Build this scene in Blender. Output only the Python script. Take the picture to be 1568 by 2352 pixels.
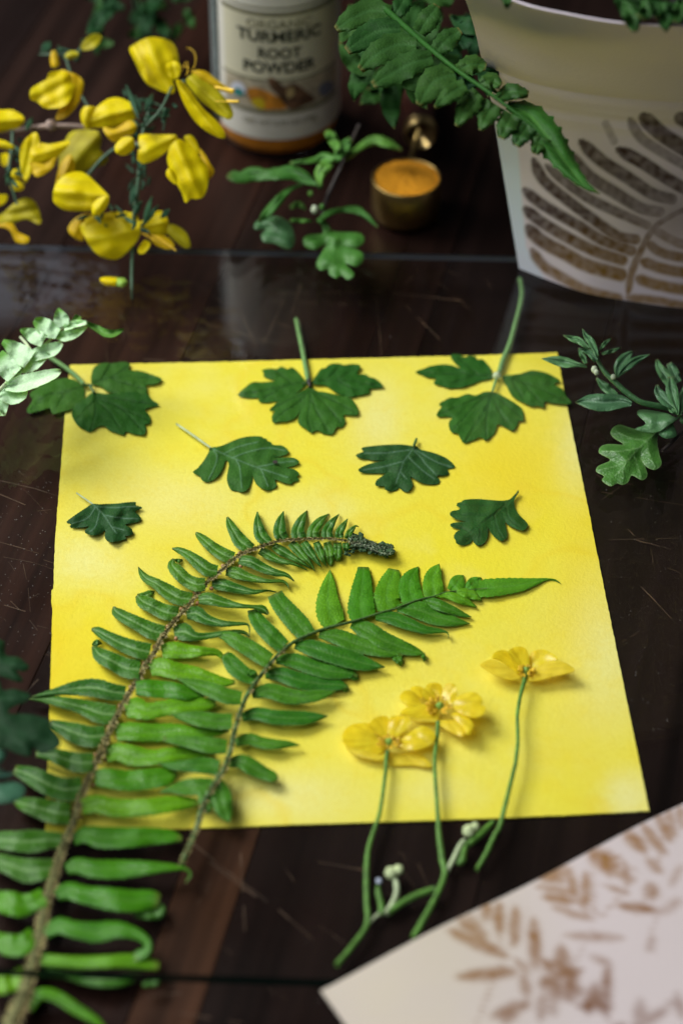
import bpy, math, random
import numpy as np
from mathutils import Vector, Matrix, noise
from mathutils.geometry import delaunay_2d_cdt
random.seed(7); rng = np.random.default_rng(7)
SC = bpy.context.scene
for o in list(bpy.data.objects): bpy.data.objects.remove(o)

# ------------------------------------------------------------------ camera
FPX, CX, CY = 4832.0, 784.0, 1176.0          # focal length and centre in traced units (photograph 1568 wide)
PITCH, ROLL, H = math.radians(43), math.radians(-0.7), 0.38495
Bm = np.array([[1, 0, 0], [0, math.sin(PITCH), -math.cos(PITCH)], [0, math.cos(PITCH), math.sin(PITCH)]])
Rm = np.array([[math.cos(ROLL), math.sin(ROLL), 0], [-math.sin(ROLL), math.cos(ROLL), 0], [0, 0, 1]])
CAM = Bm @ Rm
cam = bpy.data.objects.new('camera', bpy.data.cameras.new('camera')); SC.collection.objects.link(cam)
mw = Matrix([list(CAM[i]) + [0] for i in range(3)] + [[0, 0, 0, 1]]); mw[2][3] = H
cam.matrix_world = mw
cam.data.sensor_fit = 'VERTICAL'; cam.data.sensor_height = 36; cam.data.lens = 36 * FPX / 2352
cam.data.clip_start = 0.01; cam.data.clip_end = 50
cam.data.dof.use_dof = True; cam.data.dof.focus_distance = 0.550; cam.data.dof.aperture_fstop = 7.6
SC.camera = cam
SC.view_settings.view_transform = 'Standard'; SC.view_settings.look = 'None'
SC.view_settings.exposure = 0; SC.view_settings.gamma = 1
SC.cycles.use_denoising = True; SC.cycles.max_bounces = 8; SC.cycles.transparent_max_bounces = 12

# ------------------------------------------------------------------ light: a window behind and to the left, a dim room and an added fill
w = bpy.data.worlds.new('World'); SC.world = w; w.use_nodes = True
w.node_tree.nodes['Background'].inputs[0].default_value = (0.9, 0.93, 1.0, 1)
w.node_tree.nodes['Background'].inputs[1].default_value = 0.022
def area(name, az, el, dist, sx, sy, power, col, target=(0, .43, 0)):
    l = bpy.data.lights.new(name, 'AREA'); l.shape = 'RECTANGLE'; l.size = sx; l.size_y = sy; l.energy = power; l.color = col
    o = bpy.data.objects.new(name, l); SC.collection.objects.link(o)
    a, e = math.radians(az), math.radians(el)
    d = Vector((math.cos(a) * math.cos(e), math.sin(a) * math.cos(e), math.sin(e)))
    o.location = Vector(target) + d * dist
    o.rotation_euler = d.to_track_quat('Z', 'Y').to_euler()
    return o
area('window_light', 153, 45, 1.2, 0.6, 0.6, 18.5, (1, .99, .97))
area('fill_light', 216, 56, 1.6, 1.0, 1.0, 12.5, (.95, .97, 1))  # added fill lamp, unseen, standing in for light bounced off the room
area('far_window_light', 107.5, 35, 2.2, .50, .20, .28, (.80, .86, 1.0), (-.02, .50, 0))

# ------------------------------------------------------------------ tracing: a point seen at (x, y) lying at height z above the table
def P(x, y, z=0.0):
    d = CAM @ np.array([x - CX, CY - y, -FPX]); t = (z - H) / d[2]
    return np.array([d[0] * t, d[1] * t, z])
S0 = 1568 / 1707
def conv(x0, y0, s):
    return lambda p: tuple([(x0 + p[0] / s) * S0, (y0 + p[1] / s) * S0] + [v / s * S0 for v in p[2:]])
def cv(c, pts): return [c(p) for p in pts]

# ------------------------------------------------------------------ objects
def base_of(o):
    while o.parent: o = o.parent
    return np.array(o['_b'])
BASES = {}
def thing(name, label, cat, base, group=None):
    o = bpy.data.objects.new(name, None); SC.collection.objects.link(o); o.empty_display_size = .01
    o.location = [float(v) for v in base]; BASES[o.name] = np.array(base, float)
    o['label'] = label; o['category'] = cat
    if group: o['group'] = group
    return o
def tag(o, label, cat, group=None):
    o['label'] = label; o['category'] = cat
    if group: o['group'] = group
    return o
def mk(name, V, F, mats, parent=None, attrs=None, smooth=True, midx=None, kind=None):
    V = np.asarray(V, float)
    if parent is None: b = np.array([V[:, 0].mean(), V[:, 1].mean(), V[:, 2].min()])
    else:
        r = parent
        while r.parent: r = r.parent
        b = BASES[r.name]
    me = bpy.data.meshes.new(name)
    me.from_pydata((V - b).tolist(), [], [list(map(int, f)) for f in F])
    if not isinstance(mats, (list, tuple)): mats = [mats]
    for m in mats: me.materials.append(m)
    if smooth: me.polygons.foreach_set('use_smooth', [True] * len(me.polygons))
    if midx is not None: me.polygons.foreach_set('material_index', [int(i) for i in midx])
    for k, a in (attrs or {}).items():
        at = me.attributes.new(k, 'FLOAT', 'POINT'); at.data.foreach_set('value', [float(v) for v in a])
    me.update()
    o = bpy.data.objects.new(name, me); SC.collection.objects.link(o)
    if parent is None: o.location = b.tolist(); BASES[o.name] = b
    else: o.parent = parent
    if kind: o['kind'] = kind
    return o

def solidify(V, F, th, attrs=None, n=None):
    """give a sheet a real thickness, downwards from V"""
    V = np.asarray(V, float); N = len(V)
    D = np.array([0, 0, -th]) if n is None else -th * n
    W = np.vstack([V, V + D]); G = [tuple(f) for f in F] + [tuple(i + N for i in reversed(f)) for f in F]
    cnt = {}
    for f in F:
        for i in range(len(f)):
            e = (f[i], f[(i + 1) % len(f)]); cnt[e] = cnt.get(e, 0) + 1
    side = []; idx = {}
    for (a, b) in cnt:                    # the rim has its own vertices, so the faces shade as flat sheets
        if (b, a) in cnt: continue
        for q in (a, b):
            if q not in idx: idx[q] = 2 * N + 2 * len(idx)
        side.append((idx[b], idx[a], idx[a] + 1, idx[b] + 1))
    if idx:
        ex = np.array([[W[q], W[q + N]] for q in idx]).reshape(-1, 3); W = np.vstack([W, ex]); G += side
    at = {k: np.concatenate([a, a, np.repeat(np.asarray(a)[list(idx)], 2)]) for k, a in (attrs or {}).items()}
    return W, G, at

def catmull(pts, n, closed=False):
    p = np.array(pts, float); m = len(p)
    if closed: q = np.vstack([p[-1], p, p[0], p[1]]); seg = m
    else: q = np.vstack([2 * p[0] - p[1], p, 2 * p[-1] - p[-2]]); seg = m - 1
    out = []
    for i in range(seg):
        a, b, c, d = q[i:i + 4]
        for k in range(n):
            t = k / n
            out.append(.5 * ((2 * b) + (c - a) * t + (2 * a - 5 * b + 4 * c - d) * t * t + (3 * b - a - 3 * c + d) * t ** 3))
    if not closed: out.append(p[-1])
    return np.array(out)
def resample(pts, n):
    c = catmull(pts, 10); d = np.r_[0, np.cumsum(np.linalg.norm(np.diff(c[:, :2], axis=0), axis=1))]
    t = np.linspace(0, d[-1], n)
    return np.stack([np.interp(t, d, c[:, k]) for k in range(c.shape[1])], 1)
def seg_dist(X, a, b):
    a, b = np.array(a[:2]), np.array(b[:2]); v = b - a; L = (v @ v) + 1e-9
    t = np.clip(((X - a) @ v) / L, 0, 1)
    return np.linalg.norm(X - (a + t[:, None] * v), axis=1), t
def inside(X, poly):
    x, y = X[:, 0], X[:, 1]; r = np.zeros(len(X), bool); j = len(poly) - 1
    for i in range(len(poly)):
        xi, yi = poly[i]; xj, yj = poly[j]
        c = ((yi > y) != (yj > y)) & (x < (xj - xi) * (y - yi) / (yj - yi + 1e-12) + xi)
        r ^= c; j = i
    return r
def triangulate(outline, step, sub=3, smooth=True, jit=0.0, teeth=0):
    o = catmull(outline, sub, True) if smooth else np.array(outline, float)
    if teeth:                              # small saw teeth along the edge
        c = np.vstack([o, o[:1]]); L = np.r_[0, np.cumsum(np.linalg.norm(np.diff(c, axis=0), axis=1))]; n = int(L[-1] / 2.1)
        t = np.linspace(0, L[-1], n, endpoint=False); o = np.stack([np.interp(t, L, c[:, k]) for k in (0, 1)], 1)
        T = np.roll(o, -1, 0) - np.roll(o, 1, 0); T /= np.linalg.norm(T, axis=1)[:, None] + 1e-9; Nn = np.stack([T[:, 1], -T[:, 0]], 1)
        ar = np.sum(o[:, 0] * np.roll(o[:, 1], -1) - o[:, 1] * np.roll(o[:, 0], -1))
        k = np.where(np.arange(n) % 3 == 0, teeth, -teeth * .3) * rng.uniform(.3, 1.2, n) * (1 if ar > 0 else -1)
        o = o + Nn * k[:, None]
    if jit: o = o + rng.normal(0, jit, o.shape)
    lo, hi = o.min(0), o.max(0)
    gx, gy = np.meshgrid(np.arange(lo[0], hi[0], step), np.arange(lo[1], hi[1], step * .87))
    gx = gx + (np.arange(gx.shape[0])[:, None] % 2) * step / 2
    X = np.stack([gx.ravel(), gy.ravel()], 1) + rng.normal(0, step * .08, (gx.size, 2))
    X = X[inside(X, o)]
    if len(X):
        d = np.min([seg_dist(X, o[i], o[(i + 1) % len(o)])[0] for i in range(len(o))], axis=0)
        X = X[d > step * .45]
    V = np.vstack([o, X]) if len(X) else o
    E = [(i, (i + 1) % len(o)) for i in range(len(o))]
    r = delaunay_2d_cdt([Vector(v) for v in V.tolist()], E, [], 1, 1e-6)
    Q = np.array([list(v) for v in r[0]]); F = []
    for f in r[2]:
        a, b, c = Q[f[0]], Q[f[1]], Q[f[2]]
        cr = (b[0] - a[0]) * (c[1] - a[1]) - (b[1] - a[1]) * (c[0] - a[0])
        if abs(cr) < 1e-9: continue
        F.append(tuple(f) if cr < 0 else tuple(reversed(f)))     # y runs down in the photograph
    d = np.min([seg_dist(Q, o[i], o[(i + 1) % len(o)])[0] for i in range(len(o))], axis=0)
    return Q, F, d
def fnoise(Q, s, seed=0.0):
    return np.array([noise.noise(Vector((q[0] * s, q[1] * s, seed))) for q in Q])

def patch(name, parent, outline, mat, z0, tilt=0, tiltx=0, bulge=0, wav=0, wavs=.03, step=5, th=.00014, veins=(), vw=2.0, vein_h=0, base=None, lift=0, sub=3,
          smooth=True, jit=0, zmin=None, kind=None, fold=0, teeth=0):
    """a leaf or petal whose outline is traced; relief is real height"""
    Q, F, d = triangulate(outline, step, sub, smooth, jit, teeth)
    dm = max(d.max(), 1e-6); c = Q.mean(0)
    z = z0 + tilt * (c[1] - Q[:, 1]) + tiltx * (Q[:, 0] - c[0])
    z = z + bulge * (1 - (1 - d / dm) ** 2)
    if wav: z = z + wav * fnoise(Q, wavs, random.random() * 50)
    if base is not None and lift:
        r = np.linalg.norm(Q - np.array(base), axis=1); z = z + lift * (r / r.max()) ** 1.3
    Xc = Q - c; ev, ew = np.linalg.eigh(Xc.T @ Xc); ax = ew[:, 1]
    if base is not None: ax = c - np.array(base); ax = ax / (np.linalg.norm(ax) + 1e-9)
    uu, vv = Xc @ ax, Xc @ np.array([-ax[1], ax[0]]); um, vm = np.abs(uu).max() + 1e-9, np.abs(vv).max() + 1e-9
    if fold: z = z + fold * (np.abs(vv / vm) ** 1.4 * .8 + .35 * (uu / um) ** 2 * np.sign(uu)) - .3 * fold * np.cos(vv / vm * 9) * .35
    sd = random.random() * 50
    if base is not None: an = np.arctan2(Q[:, 1] - base[1], Q[:, 0] - base[0]); stq = np.array([noise.noise(Vector((a_ * 9, r_ * .6, sd))) for a_, r_ in zip(an, uu / um)])
    else: stq = np.array([noise.noise(Vector((v_ * 4.5, u_ * .7, sd))) for u_, v_ in zip(uu / um, vv / vm)])
    v = np.zeros(len(Q))
    for vl in veins:
        vl = catmull(vl, 4)
        for i in range(len(vl) - 1):
            dd, _ = seg_dist(Q, vl[i], vl[i + 1]); v = np.maximum(v, np.exp(-(dd / vw) ** 2))
    z = z + vein_h * v
    if zmin is not None: z = np.maximum(z, zmin)
    V = np.array([P(q[0], q[1], zz) for q, zz in zip(Q, z)])
    V, F, at = solidify(V, F, th, {'vein': v, 'rim': np.exp(-d / 1.5), 'core': np.clip(d / dm, 0, 1), 'streak': np.clip(stq + .5, 0, 1)})
    return mk(name, V, F, mat, parent, at, kind=kind)

def blade(name, parent, pts, mat, z, n=26, across=10, th=.00016, wave=.0003, groove=.0003, serr=0.05, droop=.0004, zmid=0, zs=None, seed=None, twist=0, tooth_n=2):
    """a strip leaf: pts = (x, y, full width) from base to tip"""
    s = resample(pts, n); seed = random.random() * 100 if seed is None else seed
    T = np.gradient(s[:, :2], axis=0); T /= np.linalg.norm(T, axis=1)[:, None] + 1e-9
    T2 = T.copy()
    for _ in range(2): T2[1:-1] = (T2[:-2] + T2[1:-1] + T2[2:]) / 3
    Nn = np.stack([-T2[:, 1], T2[:, 0]], 1)
    if zs is None: zs = [z, z + zmid, z]
    Z = np.interp(np.linspace(0, 1, n), np.linspace(0, 1, len(zs)), zs)
    V = []; vein = []; pale = []; rim = []
    for i in range(n):
        t = i / (n - 1); wd = max(s[i, 2], .6) / 2
        for j in range(across + 1):
            v = -1 + 2 * j / across; k = wd * v
            if abs(v) == 1: k *= 1 + serr * (1 if i % tooth_n == 0 else -1) + .02 * math.sin(i * 1.7 + seed)
            zz = Z[i] + groove * (min(abs(v) * 2.2, 1)) * (1 - t) ** .3 - droop * abs(v) ** 3
            zz += wave * math.sin(t * 13 + seed) * v + wave * .8 * math.sin(t * 9 + seed * 2) + twist * v * t
            zz += wave * .5 * noise.noise(Vector((t * 7, v * 1.5, seed)))
            V.append(P(s[i, 0] + Nn[i, 0] * k, s[i, 1] + Nn[i, 1] * k, max(zz, .0007)))
            lat = .35 * max(0, math.cos((t * n * .55 + abs(v) * 2.4) * 2 * math.pi / 1.6)) ** 6 * (abs(v) > .05)
            vein.append(max(1.0 if v == 0 else 0, lat)); pale.append(t); rim.append(1.0 if abs(v) == 1 else 0)
    F = []
    m = across + 1
    for i in range(n - 1):
        for j in range(across):
            F.append((i * m + j, (i + 1) * m + j, (i + 1) * m + j + 1, i * m + j + 1))
    a, b, c = V[F[len(F) // 2][0]], V[F[len(F) // 2][1]], V[F[len(F) // 2][2]]
    if np.cross(b - a, c - a)[2] < 0: F = [tuple(reversed(f)) for f in F]
    V, F, at = solidify(V, F, th, {'vein': vein, 'pale': pale, 'rim': rim})
    return mk(name, V, F, mat, parent, at)

def tube(name, parent, pts, mat, zs, ring=10, n=40, rough=0, rs=1, cap=True, kind=None):
    """round stem: pts = (x, y, full width); zs = heights of its middle"""
    s = resample(pts, n); Z = np.interp(np.linspace(0, 1, n), np.linspace(0, 1, len(zs)), zs)
    C = np.array([P(s[i, 0], s[i, 1], Z[i]) for i in range(n)])
    dep = np.array([-(CAM.T @ (c - [0, 0, H]))[2] for c in C]); Rr = s[:, 2] / 2 * dep / FPX
    T = np.gradient(C, axis=0); V = []
    for i in range(n):
        t = T[i] / (np.linalg.norm(T[i]) + 1e-12); u = np.cross(t, [0, 0, 1]); u /= np.linalg.norm(u) + 1e-12; w_ = np.cross(u, t)
        for j in range(ring):
            a = 2 * math.pi * j / ring; r = Rr[i]
            if rough: r *= 1 + rough * noise.noise(Vector((i * .9, math.cos(a) * 1.5, math.sin(a) * 1.5 + Rr[0] * 1e4)))
            V.append(C[i] + r * (math.cos(a) * u + math.sin(a) * w_))
    F = [(i * ring + j, i * ring + (j + 1) % ring, (i + 1) * ring + (j + 1) % ring, (i + 1) * ring + j) for i in range(n - 1) for j in range(ring)]
    if cap: F += [tuple(range(ring)), tuple(reversed([(n - 1) * ring + j for j in range(ring)]))]
    a = np.repeat(np.linspace(0, 1, n), ring)
    return mk(name, V, F, mat, parent, {'pale': a, 'vein': np.zeros(len(V))}, kind=kind)

def blob(name, parent, x, y, z, rpx, mat, sq=(1, 1, 1), rough=.15, seg=14, kind=None):
    c = P(x, y, z); dep = -(CAM.T @ (c - [0, 0, H]))[2]; r = rpx * dep / FPX
    V = []; F = []; sd = random.random() * 99
    for i in range(seg + 1):
        th = math.pi * i / seg
        for j in range(seg):
            ph = 2 * math.pi * j / seg; d = Vector((math.sin(th) * math.cos(ph), math.sin(th) * math.sin(ph), math.cos(th)))
            k = r * (1 + rough * noise.noise(d * 2.2 + Vector((sd, 0, 0)))); V.append(c + np.array([d.x * sq[0], d.y * sq[1], d.z * sq[2]]) * k)
    for i in range(seg):
        for j in range(seg):
            F.append((i * seg + j, (i + 1) * seg + j, (i + 1) * seg + (j + 1) % seg, i * seg + (j + 1) % seg))
    return mk(name, V, F, mat, parent, kind=kind)

def lathe(name, parent, c, prof, mat, seg=64, midx=None, a0=0, a1=2 * math.pi, tilt=None):
    V = []; F = []; full = abs(a1 - a0 - 2 * math.pi) < 1e-6; m = seg if full else seg + 1
    for (r, z) in prof:
        for j in range(m):
            a = a0 + (a1 - a0) * j / seg; V.append([c[0] + r * math.cos(a), c[1] + r * math.sin(a), c[2] + z])
    V = np.array(V)
    if tilt is not None:
        Mx = np.array(tilt); V = (V - c) @ Mx.T + c
    for i in range(len(prof) - 1):
        for j in range(seg):
            k = (j + 1) % m
            F.append((i * m + j, i * m + k, (i + 1) * m + k, (i + 1) * m + j))
    return mk(name, V, F, mat, parent, midx=midx)

# ------------------------------------------------------------------ materials
def mat(name):
    m = bpy.data.materials.new(name); m.use_nodes = True; nt = m.node_tree; b = nt.nodes['Principled BSDF']
    return m, nt, b
def N(nt, t, **k):
    n = nt.nodes.new(t)
    for a, v in k.items():
        if a in n.inputs.keys() if isinstance(a, str) else False: n.inputs[a].default_value = v
        else: setattr(n, a, v)
    return n
def noise_n(nt, scale, detail=4, rough=.55, dim='3D'):
    tc = nt.nodes.new('ShaderNodeTexCoord'); n = nt.nodes.new('ShaderNodeTexNoise')
    n.inputs['Scale'].default_value = scale; n.inputs['Detail'].default_value = detail; n.inputs['Roughness'].default_value = rough
    nt.links.new(tc.outputs['Object'], n.inputs['Vector']); return n
def mixc(nt, fac, a, b):
    m = nt.nodes.new('ShaderNodeMix'); m.data_type = 'RGBA'
    for s, v in ((0, fac), (6, a), (7, b)):
        if isinstance(v, (tuple, list)): m.inputs[s].default_value = (*v, 1) if len(v) == 3 else v
        elif isinstance(v, (int, float)): m.inputs[s].default_value = v
        else: nt.links.new(v, m.inputs[s])
    return m.outputs[2]
def ramp(nt, src, lo, hi):
    r = nt.nodes.new('ShaderNodeMapRange'); r.inputs['From Min'].default_value = lo; r.inputs['From Max'].default_value = hi
    nt.links.new(src, r.inputs['Value']); return r.outputs[0]
def attr(nt, name):
    a = nt.nodes.new('ShaderNodeAttribute'); a.attribute_name = name; return a.outputs['Fac']
def mul(nt, a, k):
    m = nt.nodes.new('ShaderNodeMath'); m.operation = 'MULTIPLY'; nt.links.new(a, m.inputs[0])
    if isinstance(k, (int, float)): m.inputs[1].default_value = k
    else: nt.links.new(k, m.inputs[1])
    return m.outputs[0]
def bump(nt, b, src, dist, strength=1.0):
    bp = nt.nodes.new('ShaderNodeBump'); bp.inputs['Distance'].default_value = dist; bp.inputs['Strength'].default_value = strength
    nt.links.new(src, bp.inputs['Height']); nt.links.new(bp.outputs[0], b.inputs['Normal'])

def leaf_mat(name, c1, c2, veinc, rough=.42, vf=.6, transl=.18, spec=.5, pale=None, rimc=None, tipf=(.5, .9)):
    m, nt, b = mat(name)
    n1 = noise_n(nt, 260, 5); n2 = noise_n(nt, 1500, 3)
    col = mixc(nt, ramp(nt, n1.outputs[0], .3, .7), c1, c2)
    col = mixc(nt, mul(nt, ramp(nt, n2.outputs[0], .45, .8), .3), col, tuple(v * 1.7 for v in c2))
    oi = nt.nodes.new('ShaderNodeObjectInfo'); hs = nt.nodes.new('ShaderNodeHueSaturation')
    mr = nt.nodes.new('ShaderNodeMapRange'); mr.inputs['To Min'].default_value = .84; mr.inputs['To Max'].default_value = 1.34
    nt.links.new(oi.outputs['Random'], mr.inputs['Value']); nt.links.new(mr.outputs[0], hs.inputs['Value'])
    mh = nt.nodes.new('ShaderNodeMapRange'); mh.inputs['To Min'].default_value = .515; mh.inputs['To Max'].default_value = .485
    nt.links.new(oi.outputs['Random'], mh.inputs['Value']); nt.links.new(mh.outputs[0], hs.inputs['Hue'])
    nt.links.new(col, hs.inputs['Color']); col = hs.outputs[0]
    vo = nt.nodes.new('ShaderNodeTexVoronoi'); vo.feature = 'DISTANCE_TO_EDGE'; vo.inputs['Scale'].default_value = 1000
    tcv = nt.nodes.new('ShaderNodeTexCoord'); nt.links.new(tcv.outputs['Object'], vo.inputs['Vector'])
    col = mixc(nt, mul(nt, ramp(nt, vo.outputs['Distance'], .12, .0), .35), col, tuple(v * .55 for v in c1))
    if pale is None: col = mixc(nt, mul(nt, ramp(nt, attr(nt, 'pale'), .93, 1.0), .55), col, (.16, .11, .03))
    if pale: col = mixc(nt, ramp(nt, attr(nt, 'pale'), *tipf), col, pale)
    col = mixc(nt, mul(nt, attr(nt, 'vein'), vf), col, veinc)
    if rimc: col = mixc(nt, mul(nt, attr(nt, 'rim'), .5), col, rimc)
    nt.links.new(col, b.inputs['Base Color']); b.inputs['Roughness'].default_value = rough
    b.inputs['Specular IOR Level'].default_value = spec
    ad = nt.nodes.new('ShaderNodeMath'); ad.operation = 'ADD'; nt.links.new(mul(nt, n2.outputs[0], .6), ad.inputs[0]); nt.links.new(ramp(nt, vo.outputs['Distance'], 0, .25), ad.inputs[1])
    bump(nt, b, ad.outputs[0], .00010, .6)
    tr = nt.nodes.new('ShaderNodeBsdfTranslucent'); mx = nt.nodes.new('ShaderNodeMixShader'); mx.inputs[0].default_value = transl
    nt.links.new(mixc(nt, .5, col, (c2[0] * 2.4, c2[1] * 2, c2[2])), tr.inputs['Color'])
    out = nt.nodes['Material Output']
    nt.links.new(b.outputs[0], mx.inputs[1]); nt.links.new(tr.outputs[0], mx.inputs[2]); nt.links.new(mx.outputs[0], out.inputs['Surface'])
    return m
def petal_mat(name, c1, c2, rough=.35, transl=.25, coat=0, spec=.5, sk=.25):
    m, nt, b = mat(name)
    n1 = noise_n(nt, 180, 3)
    col = mixc(nt, ramp(nt, n1.outputs[0], .35, .7), c1, c2)
    col = mixc(nt, mul(nt, ramp(nt, attr(nt, 'streak'), .4, .8), sk), col, tuple(v * .86 for v in c2))
    nt.links.new(col, b.inputs['Base Color']); b.inputs['Roughness'].default_value = rough; b.inputs['Coat Weight'].default_value = coat
    b.inputs['Coat Roughness'].default_value = .18; b.inputs['Specular IOR Level'].default_value = spec
    tr = nt.nodes.new('ShaderNodeBsdfTranslucent'); mx = nt.nodes.new('ShaderNodeMixShader'); mx.inputs[0].default_value = transl
    nt.links.new(col, tr.inputs['Color']); out = nt.nodes['Material Output']
    w_ = nt.nodes.new('ShaderNodeTexNoise'); w_.inputs['Scale'].default_value = 900
    tc = nt.nodes.new('ShaderNodeTexCoord'); nt.links.new(tc.outputs['Object'], w_.inputs['Vector'])
    bump(nt, b, w_.outputs[0], .00008, .5)
    nt.links.new(b.outputs[0], mx.inputs[1]); nt.links.new(tr.outputs[0], mx.inputs[2]); nt.links.new(mx.outputs[0], out.inputs['Surface'])
    return m
def plain(name, c, rough=.5, metal=0, var=.25, scale=300, bmp=0, spec=.5, coat=0):
    m, nt, b = mat(name); n1 = noise_n(nt, scale, 4)
    col = mixc(nt, ramp(nt, n1.outputs[0], .3, .7), tuple(v * (1 - var) for v in c), tuple(min(1, v * (1 + var)) for v in c))
    nt.links.new(col, b.inputs['Base Color']); b.inputs['Roughness'].default_value = rough; b.inputs['Metallic'].default_value = metal
    b.inputs['Specular IOR Level'].default_value = spec; b.inputs['Coat Weight'].default_value = coat
    if bmp: bump(nt, b, n1.outputs[0], bmp)
    return m

M = {}
M['fern1'] = leaf_mat('fern_green', (.026, .125, .003), (.052, .200, .005), (.26, .46, .16), .44, .8, rimc=(.20, .36, .12), spec=.35)
M['fern1b'] = leaf_mat('fern_lit_green', (.070, .25, .003), (.110, .34, .004), (.19, .40, .07), .40, .3, spec=.42)  # lit copy of the fern green: light on right and lower leaflets painted in
M['fern2'] = leaf_mat('fern_fresh_green', (.028, .145, .005), (.055, .225, .008), (.14, .32, .06), .46, .45, rimc=(.12, .28, .07), spec=.3)
M['fern2t'] = leaf_mat('fern_tip_green', (.055, .23, .005), (.090, .31, .009), (.12, .34, .05), .52, .4, spec=.22)
M['haw_d'] = leaf_mat('hawthorn_green_dark_veins', (.018, .085, .010), (.030, .120, .015), (.008, .038, .008), .6, .6, transl=.08, spec=.18)
M['haw'] = leaf_mat('hawthorn_green', (.018, .088, .010), (.032, .125, .015), (.14, .28, .16), .6, .75, transl=.08, spec=.18)
M['haw_blue'] = leaf_mat('hawthorn_dark_green', (.013, .060, .012), (.024, .090, .020), (.13, .24, .16), .6, .7, transl=.06, spec=.18)
M['butleaf'] = leaf_mat('buttercup_leaf_green', (.020, .098, .008), (.036, .140, .013), (.010, .050, .006), .6, .7, transl=.10, spec=.2)
M['sage'] = leaf_mat('sage_green', (.048, .150, .052), (.078, .205, .078), (.20, .36, .22), .42, .6, transl=.12)
M['oakish'] = leaf_mat('lobed_leaf_green', (.055, .17, .022), (.085, .23, .035), (.20, .38, .14), .42, .7, transl=.15, rimc=(.2, .36, .12))
M['pale'] = leaf_mat('pale_fern_glare', (.52, .74, .50), (.60, .80, .58), (.34, .54, .32), .75, .35, transl=.25)  # glare on the leaflets, painted as a whitish green base colour
M['pale_tip'] = leaf_mat('pale_fern_glare_green_tip', (.50, .72, .47), (.58, .78, .55), (.36, .56, .32), .75, .3, transl=.25, pale=(.10, .30, .03), tipf=(.5, .85))  # same painted glare, giving way to the leaf's green at the tip
M['pale_end'] = leaf_mat('pale_fern_tip', (.07, .22, .03), (.10, .27, .04), (.2, .4, .1), .45, .2)
M['dark'] = leaf_mat('deep_green_leaf', (.006, .030, .008), (.010, .045, .012), (.022, .075, .03), .6, .5, transl=.06, spec=.12)  # very dark green of the left sprig and the leaves at the back
M['teal'] = leaf_mat('bluish_leaf', (.022, .080, .048), (.036, .11, .065), (.08, .17, .11), .55, .4, transl=.08, spec=.2)
M['pottip'] = leaf_mat('pot_fern_tip_green', (.020, .085, .008), (.032, .120, .012), (.08, .22, .04), .6, .5, transl=.12, spec=.2)
M['potfern'] = leaf_mat('pot_fern_green', (.012, .050, .006), (.019, .075, .009), (.05, .15, .03), .6, .5, transl=.12, spec=.25)
M['potdark'] = leaf_mat('pot_fern_shade_green', (.011, .045, .006), (.018, .068, .009), (.04, .12, .03), .65, .5, transl=.10, spec=.15)  # darker copy for leaflets at the frond's base, their weaker light painted in
M['broomleaf'] = leaf_mat('broom_leaf', (.014, .055, .026), (.028, .085, .040), (.05, .12, .07), .55, .4, transl=.08, spec=.2)
M['midleaf'] = leaf_mat('chrysanthemum_green', (.055, .19, .022), (.085, .25, .032), (.09, .27, .05), .5, .4, transl=.15)
M['stem'] = plain('green_stem', (.10, .25, .035), .5, scale=500, var=.35)
M['stemd'] = plain('dark_green_stem', (.055, .15, .04), .45, scale=500)
M['stempale'] = plain('pale_petiole', (.50, .60, .36), .5, scale=500)
M['stemhairy'] = plain('hairy_petiole', (.16, .33, .10), .7, scale=900, bmp=.0002)
M['rachis'] = plain('scaly_fern_stem', (.17, .17, .06), .8, var=.6, scale=900, bmp=.0005)
M['rachis2'] = plain('green_fern_stem', (.07, .15, .035), .5, var=.5, scale=900, bmp=.0002)
M['chaff'] = plain('fern_chaff', (.40, .33, .14), .8, var=.5, scale=900)
M['curl'] = plain('fuzzy_curled_tip', (.065, .135, .055), .9, var=.6, scale=2200, bmp=.0006)
M['pinkbase'] = plain('pinkish_leaf_joint', (.50, .26, .12), .6)
M['woodstalk'] = plain('woody_stalk', (.035, .026, .022), .6)
M['broomstem'] = plain('broom_stem', (.05, .11, .06), .6)
M['knob'] = plain('pale_twig', (.30, .22, .18), .6)
M['yel'] = petal_mat('broom_yellow', (.94, .84, .006), (.90, .76, .004), .45, .5, spec=.3)
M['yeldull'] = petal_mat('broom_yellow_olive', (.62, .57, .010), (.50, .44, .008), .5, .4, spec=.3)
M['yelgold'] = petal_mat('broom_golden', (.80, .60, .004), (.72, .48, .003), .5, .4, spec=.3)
M['butter'] = petal_mat('buttercup_yellow', (.98, .88, .05), (.97, .81, .025), .33, .5, coat=.4, sk=.7)
M['butterb'] = petal_mat('buttercup_underside', (.98, .86, .08), (.97, .79, .04), .42, .4, coat=.3, sk=.6)
M['stamen'] = plain('stamen_yellow', (.80, .52, .02), .5)
M['pist'] = plain('green_flower_heart', (.26, .46, .06), .5)
M['bud'] = plain('pale_flower_bud', (.56, .66, .36), .6, var=.15)
M['budg'] = plain('greenish_bud', (.42, .50, .34), .6)
M['budblue'] = plain('bluish_flower_bud', (.50, .56, .72), .6, var=.15)
M['dust'] = plain('dust', (.20, .18, .17), .9)
M['scratch'] = plain('scratch_in_varnish', (.085, .045, .022), .7, var=.5, scale=150)
M['black'] = plain('label_ink', (.028, .034, .022), .6)

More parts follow.
